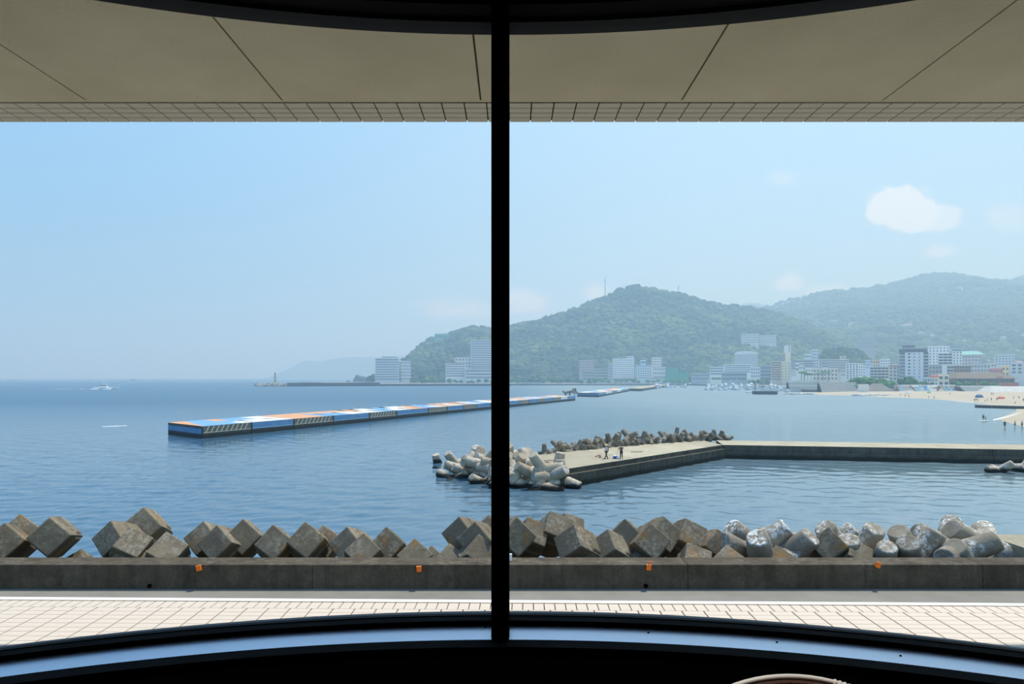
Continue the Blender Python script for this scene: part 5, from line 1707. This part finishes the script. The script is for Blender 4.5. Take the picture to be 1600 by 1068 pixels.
MB().tube([(-.06, .01, 1.05), (.0, .025, 1.35)], [.022, .022], 7).build('grip', M_black, rod)
cb = G(961.5, 716.2, PZ)
cool = empty('cooler_box', (cb.x, cb.y, PZ), label='blue cooler box with white lid beside the anglers', cat='cooler')
MB().box(-.28, .28, -.18, .18, 0, .3).build('body', mat('cooler_blue', (48, 92, 190), .5), cool, bevel=.02)
MB().box(-.29, .29, -.19, .19, .3, .37).build('lid', M_hull, cool, bevel=.02)
MB().tube([(-.3, 0, .2), (-.3, 0, .42), (.3, 0, .42), (.3, 0, .2)], .012, 6).build('handle', M_hull, cool)
cw = G(965.5, 716.6, PZ)
MB().frustum((-.16, .16, -.12, .12), (-.19, .19, -.15, .15), 0, .24).build('bait_bucket', M_hull, None, (cw.x, cw.y, PZ), label='small white box right of the blue cooler', cat='box')
bg_ = G(937.5, 714.8, PZ)
rr_ = MB().frustum((-.18, .18, -.12, .12), (-.1, .1, -.08, .08), 0, .34).build('tackle_bag', mat('bag_pink', (196, 150, 130), .8), None, (bg_.x, bg_.y, PZ), bevel=.03, label='small pinkish bag lying left of the anglers', cat='bag')

kinds = [('k0', HANG, c_('black', 36, 36, 42), c_('black2', 30, 30, 36), True), ('k1', HANG, c_('red', 150, 60, 60), c_('blue', 60, 80, 120), True),
         ('k2', HANG, c_('pale', 214, 214, 214), c_('navy3', 46, 52, 76), True), ('k3', HANG, c_('pinkish', 206, 160, 150), c_('grey', 90, 94, 100), True)]
bp = []
for k, (px, py) in enumerate(((1407, 618.4), (1414, 619.6), (1451, 622), (1459.5, 623.3), (1522.8, 627.4), (1525.6, 626.5), (1528.4, 626.6), (1543, 626.6), (1548.8, 626.0), (1557.6, 625.8), (1583.8, 623.2), (1592, 623.2), (1599, 627.2),
                              (1549.3, 617.0), (1552.0, 617.0), (1484, 616.4), (1420, 619.6), (1539, 627.3), (1586, 630.8))):
    kk = kinds[k % 4]
    o = person(kk[0], kk[1], kk[2], kk[3], None, .1, 0, False, kk[4])
    p = on_beach(px, py)
    o.location = p
    o.rotation_euler = (0, 0, random.uniform(0, 6.28))
    if px in (1539, 1586, 1420):
        o.scale = (1, 1, .62)
    o['group'] = 'people scattered on the beach'
    bp.append(o)
from_left(bp, 'tiny distant person on the dry sand of the beach, #')
wp = []
for px, py, kk, lab, sc_, dp in ((1536.5, 655.5, kinds[0], 'person in dark clothes standing in the shallows beside a white board', 1, .3), (1540, 656, kinds[1], 'child beside the person with the white board in the shallows', .65, .2),
                                 (1570, 667, kinds[0], 'person in black wading in the shallows, left of two others', 1, .5), (1586, 667, kinds[2], 'wading person in dark top between two others near the right edge', .95, .45),
                                 (1597, 668, kinds[2], 'wading person in pale top nearest the right edge', 1, .45)):
    o = person(kk[0], kk[1], kk[2], kk[3], None, .1, 0, False, True)
    p = G(px, py)
    z = bz(p)
    o.location = (p.x, p.y, max(-dp, min(z, 0.0)) if z < 0 else z)
    o.scale = (sc_ * 1.05,) * 3
    o.rotation_euler = (0, 0, random.uniform(0, 6.28))
    o['label'] = lab
    o['group'] = 'bathers by the near beach'
bd = G(1537.5, 658)
hull_mb(2.6, 1.9, .12).build('float_board', M_hull, None, (bd.x, bd.y, .05), (0, 0, R(10)), label='white float board in the shallows beside two bathers', cat='board')
# beach tents
def tent(px, py, c, label, s):
    p = on_beach(px, py)
    o = empty('beach_tent', p, label=label, cat='tent')
    m = mat('tent_' + label.split()[0], c, .7)
    prof = [(1.6 * math.cos(R(a)), 1.5 * math.sin(R(a))) for a in range(0, 91, 15)]
    prof[-1] = (.05, 1.5)
    MB().lathe(prof, 8, None, 0, False).build('canopy', m, o)
    for k in range(4):
        a = R(45 + 90 * k)
        MB().tube([(math.cos(a) * r_ * 1.03, math.sin(a) * r_ * 1.03, z_ * 1.02) for r_, z_ in prof], .04, 5).build('pole', M_slab, o)
    o.scale = (s, s, s)
tent(1530, 620.6, (62, 96, 150), 'blue dome tent on the sand above the groyne', 1.25)
tent(1564.5, 622.8, (240, 132, 88), 'orange dome tent on the sand near the right edge', 1.05)
tent(1451.5, 613.5, (120, 200, 90), 'green small sunshade at the foot of the mural wall', .8)
tent(1419.5, 614.2, (226, 228, 226), 'white small sunshade at the left foot of the mural', .9)

# ================================================================== THE CHAIR IN THE ROOM
ch = empty('chair', ((1236 - CX) / F * 1.0, 1.0, FLOOR_Z), label='brown woven chair with pale rim at the bottom right corner', cat='chair')
M_cane = mat('woven_brown', (84, 52, 36), .7, .35, 40.0, .6, 120.0)
M_rim = mat('pale_rim', (238, 230, 220), .4)
M_wood = mat('chair_wood', (62, 40, 30), .5, .2, 6.0)
topz = 12 - (1056.5 - HY) / F * 1.0 - FLOOR_Z     # top of the rim over the floor
hoop = []
a_, b_ = .205, .14
for k in range(41):
    t = math.pi * (1 - k / 40)
    hoop.append(Vector((a_ * math.cos(t), -0.05 + .06 * math.sin(t), topz - b_ - .004 + b_ * math.sin(t))))
path = [Vector((-a_, -.05, .30))] + hoop + [Vector((a_, -.05, .30))]
MB().tube(path, .0036, 10).build('back_rim', M_rim, ch)
mb = MB()
for k in range(6):
    i0 = 24.2 + k * .45
    p = hoop[int(i0)].lerp(hoop[int(i0) + 1], i0 - int(i0))
    t_ = (hoop[int(i0) + 1] - hoop[int(i0)]).normalized()
    q_ = t_.to_track_quat('Z', 'Y').to_matrix().to_4x4()
    mb.lathe([(.0044, -.0018), (.0056, 0), (.0044, .0018)], 12, Matrix.Translation(p) @ q_ @ Matrix.Rotation(R(18), 4, 'X'))
mb.build('rim_binding', M_rim, ch)
mb = MB()
vs_, fs_ = [], []
for p in hoop:
    vs_ += [p + Vector((0, -.002, -.004)), Vector((p.x, p.y - .002, .32)), Vector((p.x, p.y - .012, .32)), p + Vector((0, -.012, -.004))]
for i in range(40):
    for k in range(4):
        fs_.append((i * 4 + k, (i + 1) * 4 + k, (i + 1) * 4 + (k + 1) % 4, i * 4 + (k + 1) % 4))
mb.add(vs_, fs_).build('backrest', M_cane, ch)
MB().box(-.24, .24, -.50, -.02, .24, .32).build('seat', M_cane, ch, bevel=.02)
for sx in (-.2, .2):
    for sy in (-.46, -.06):
        MB().tube([(sx, sy, 0), (sx * .95, sy, .25)], [.014, .018], 8).build('leg', M_wood, ch)

# unseen ceiling spot, added to brighten the chair's pale rim
dl = empty('added_spot', (.48, .72, CEIL_Z), label='unseen ceiling spot added to brighten the woven chair rim', cat='added light')
MB().lathe([(.06, -.012), (.06, .0), (.045, .0), (.045, -.012)], 20).build('ring', M_slab, dl)
MB().lathe([(.042, -.004), (.042, -.002)], 20).build('lens', M_hull, dl)
ld = bpy.data.lights.new('added_spot_lamp', 'SPOT')
ld.energy = 75
ld.spot_size = R(34)
ld.spot_blend = .5
ld.shadow_soft_size = .03
ld.color = (1, .96, .9)
lo = link('added_spot_lamp', ld, dl, (0, 0, -.02))
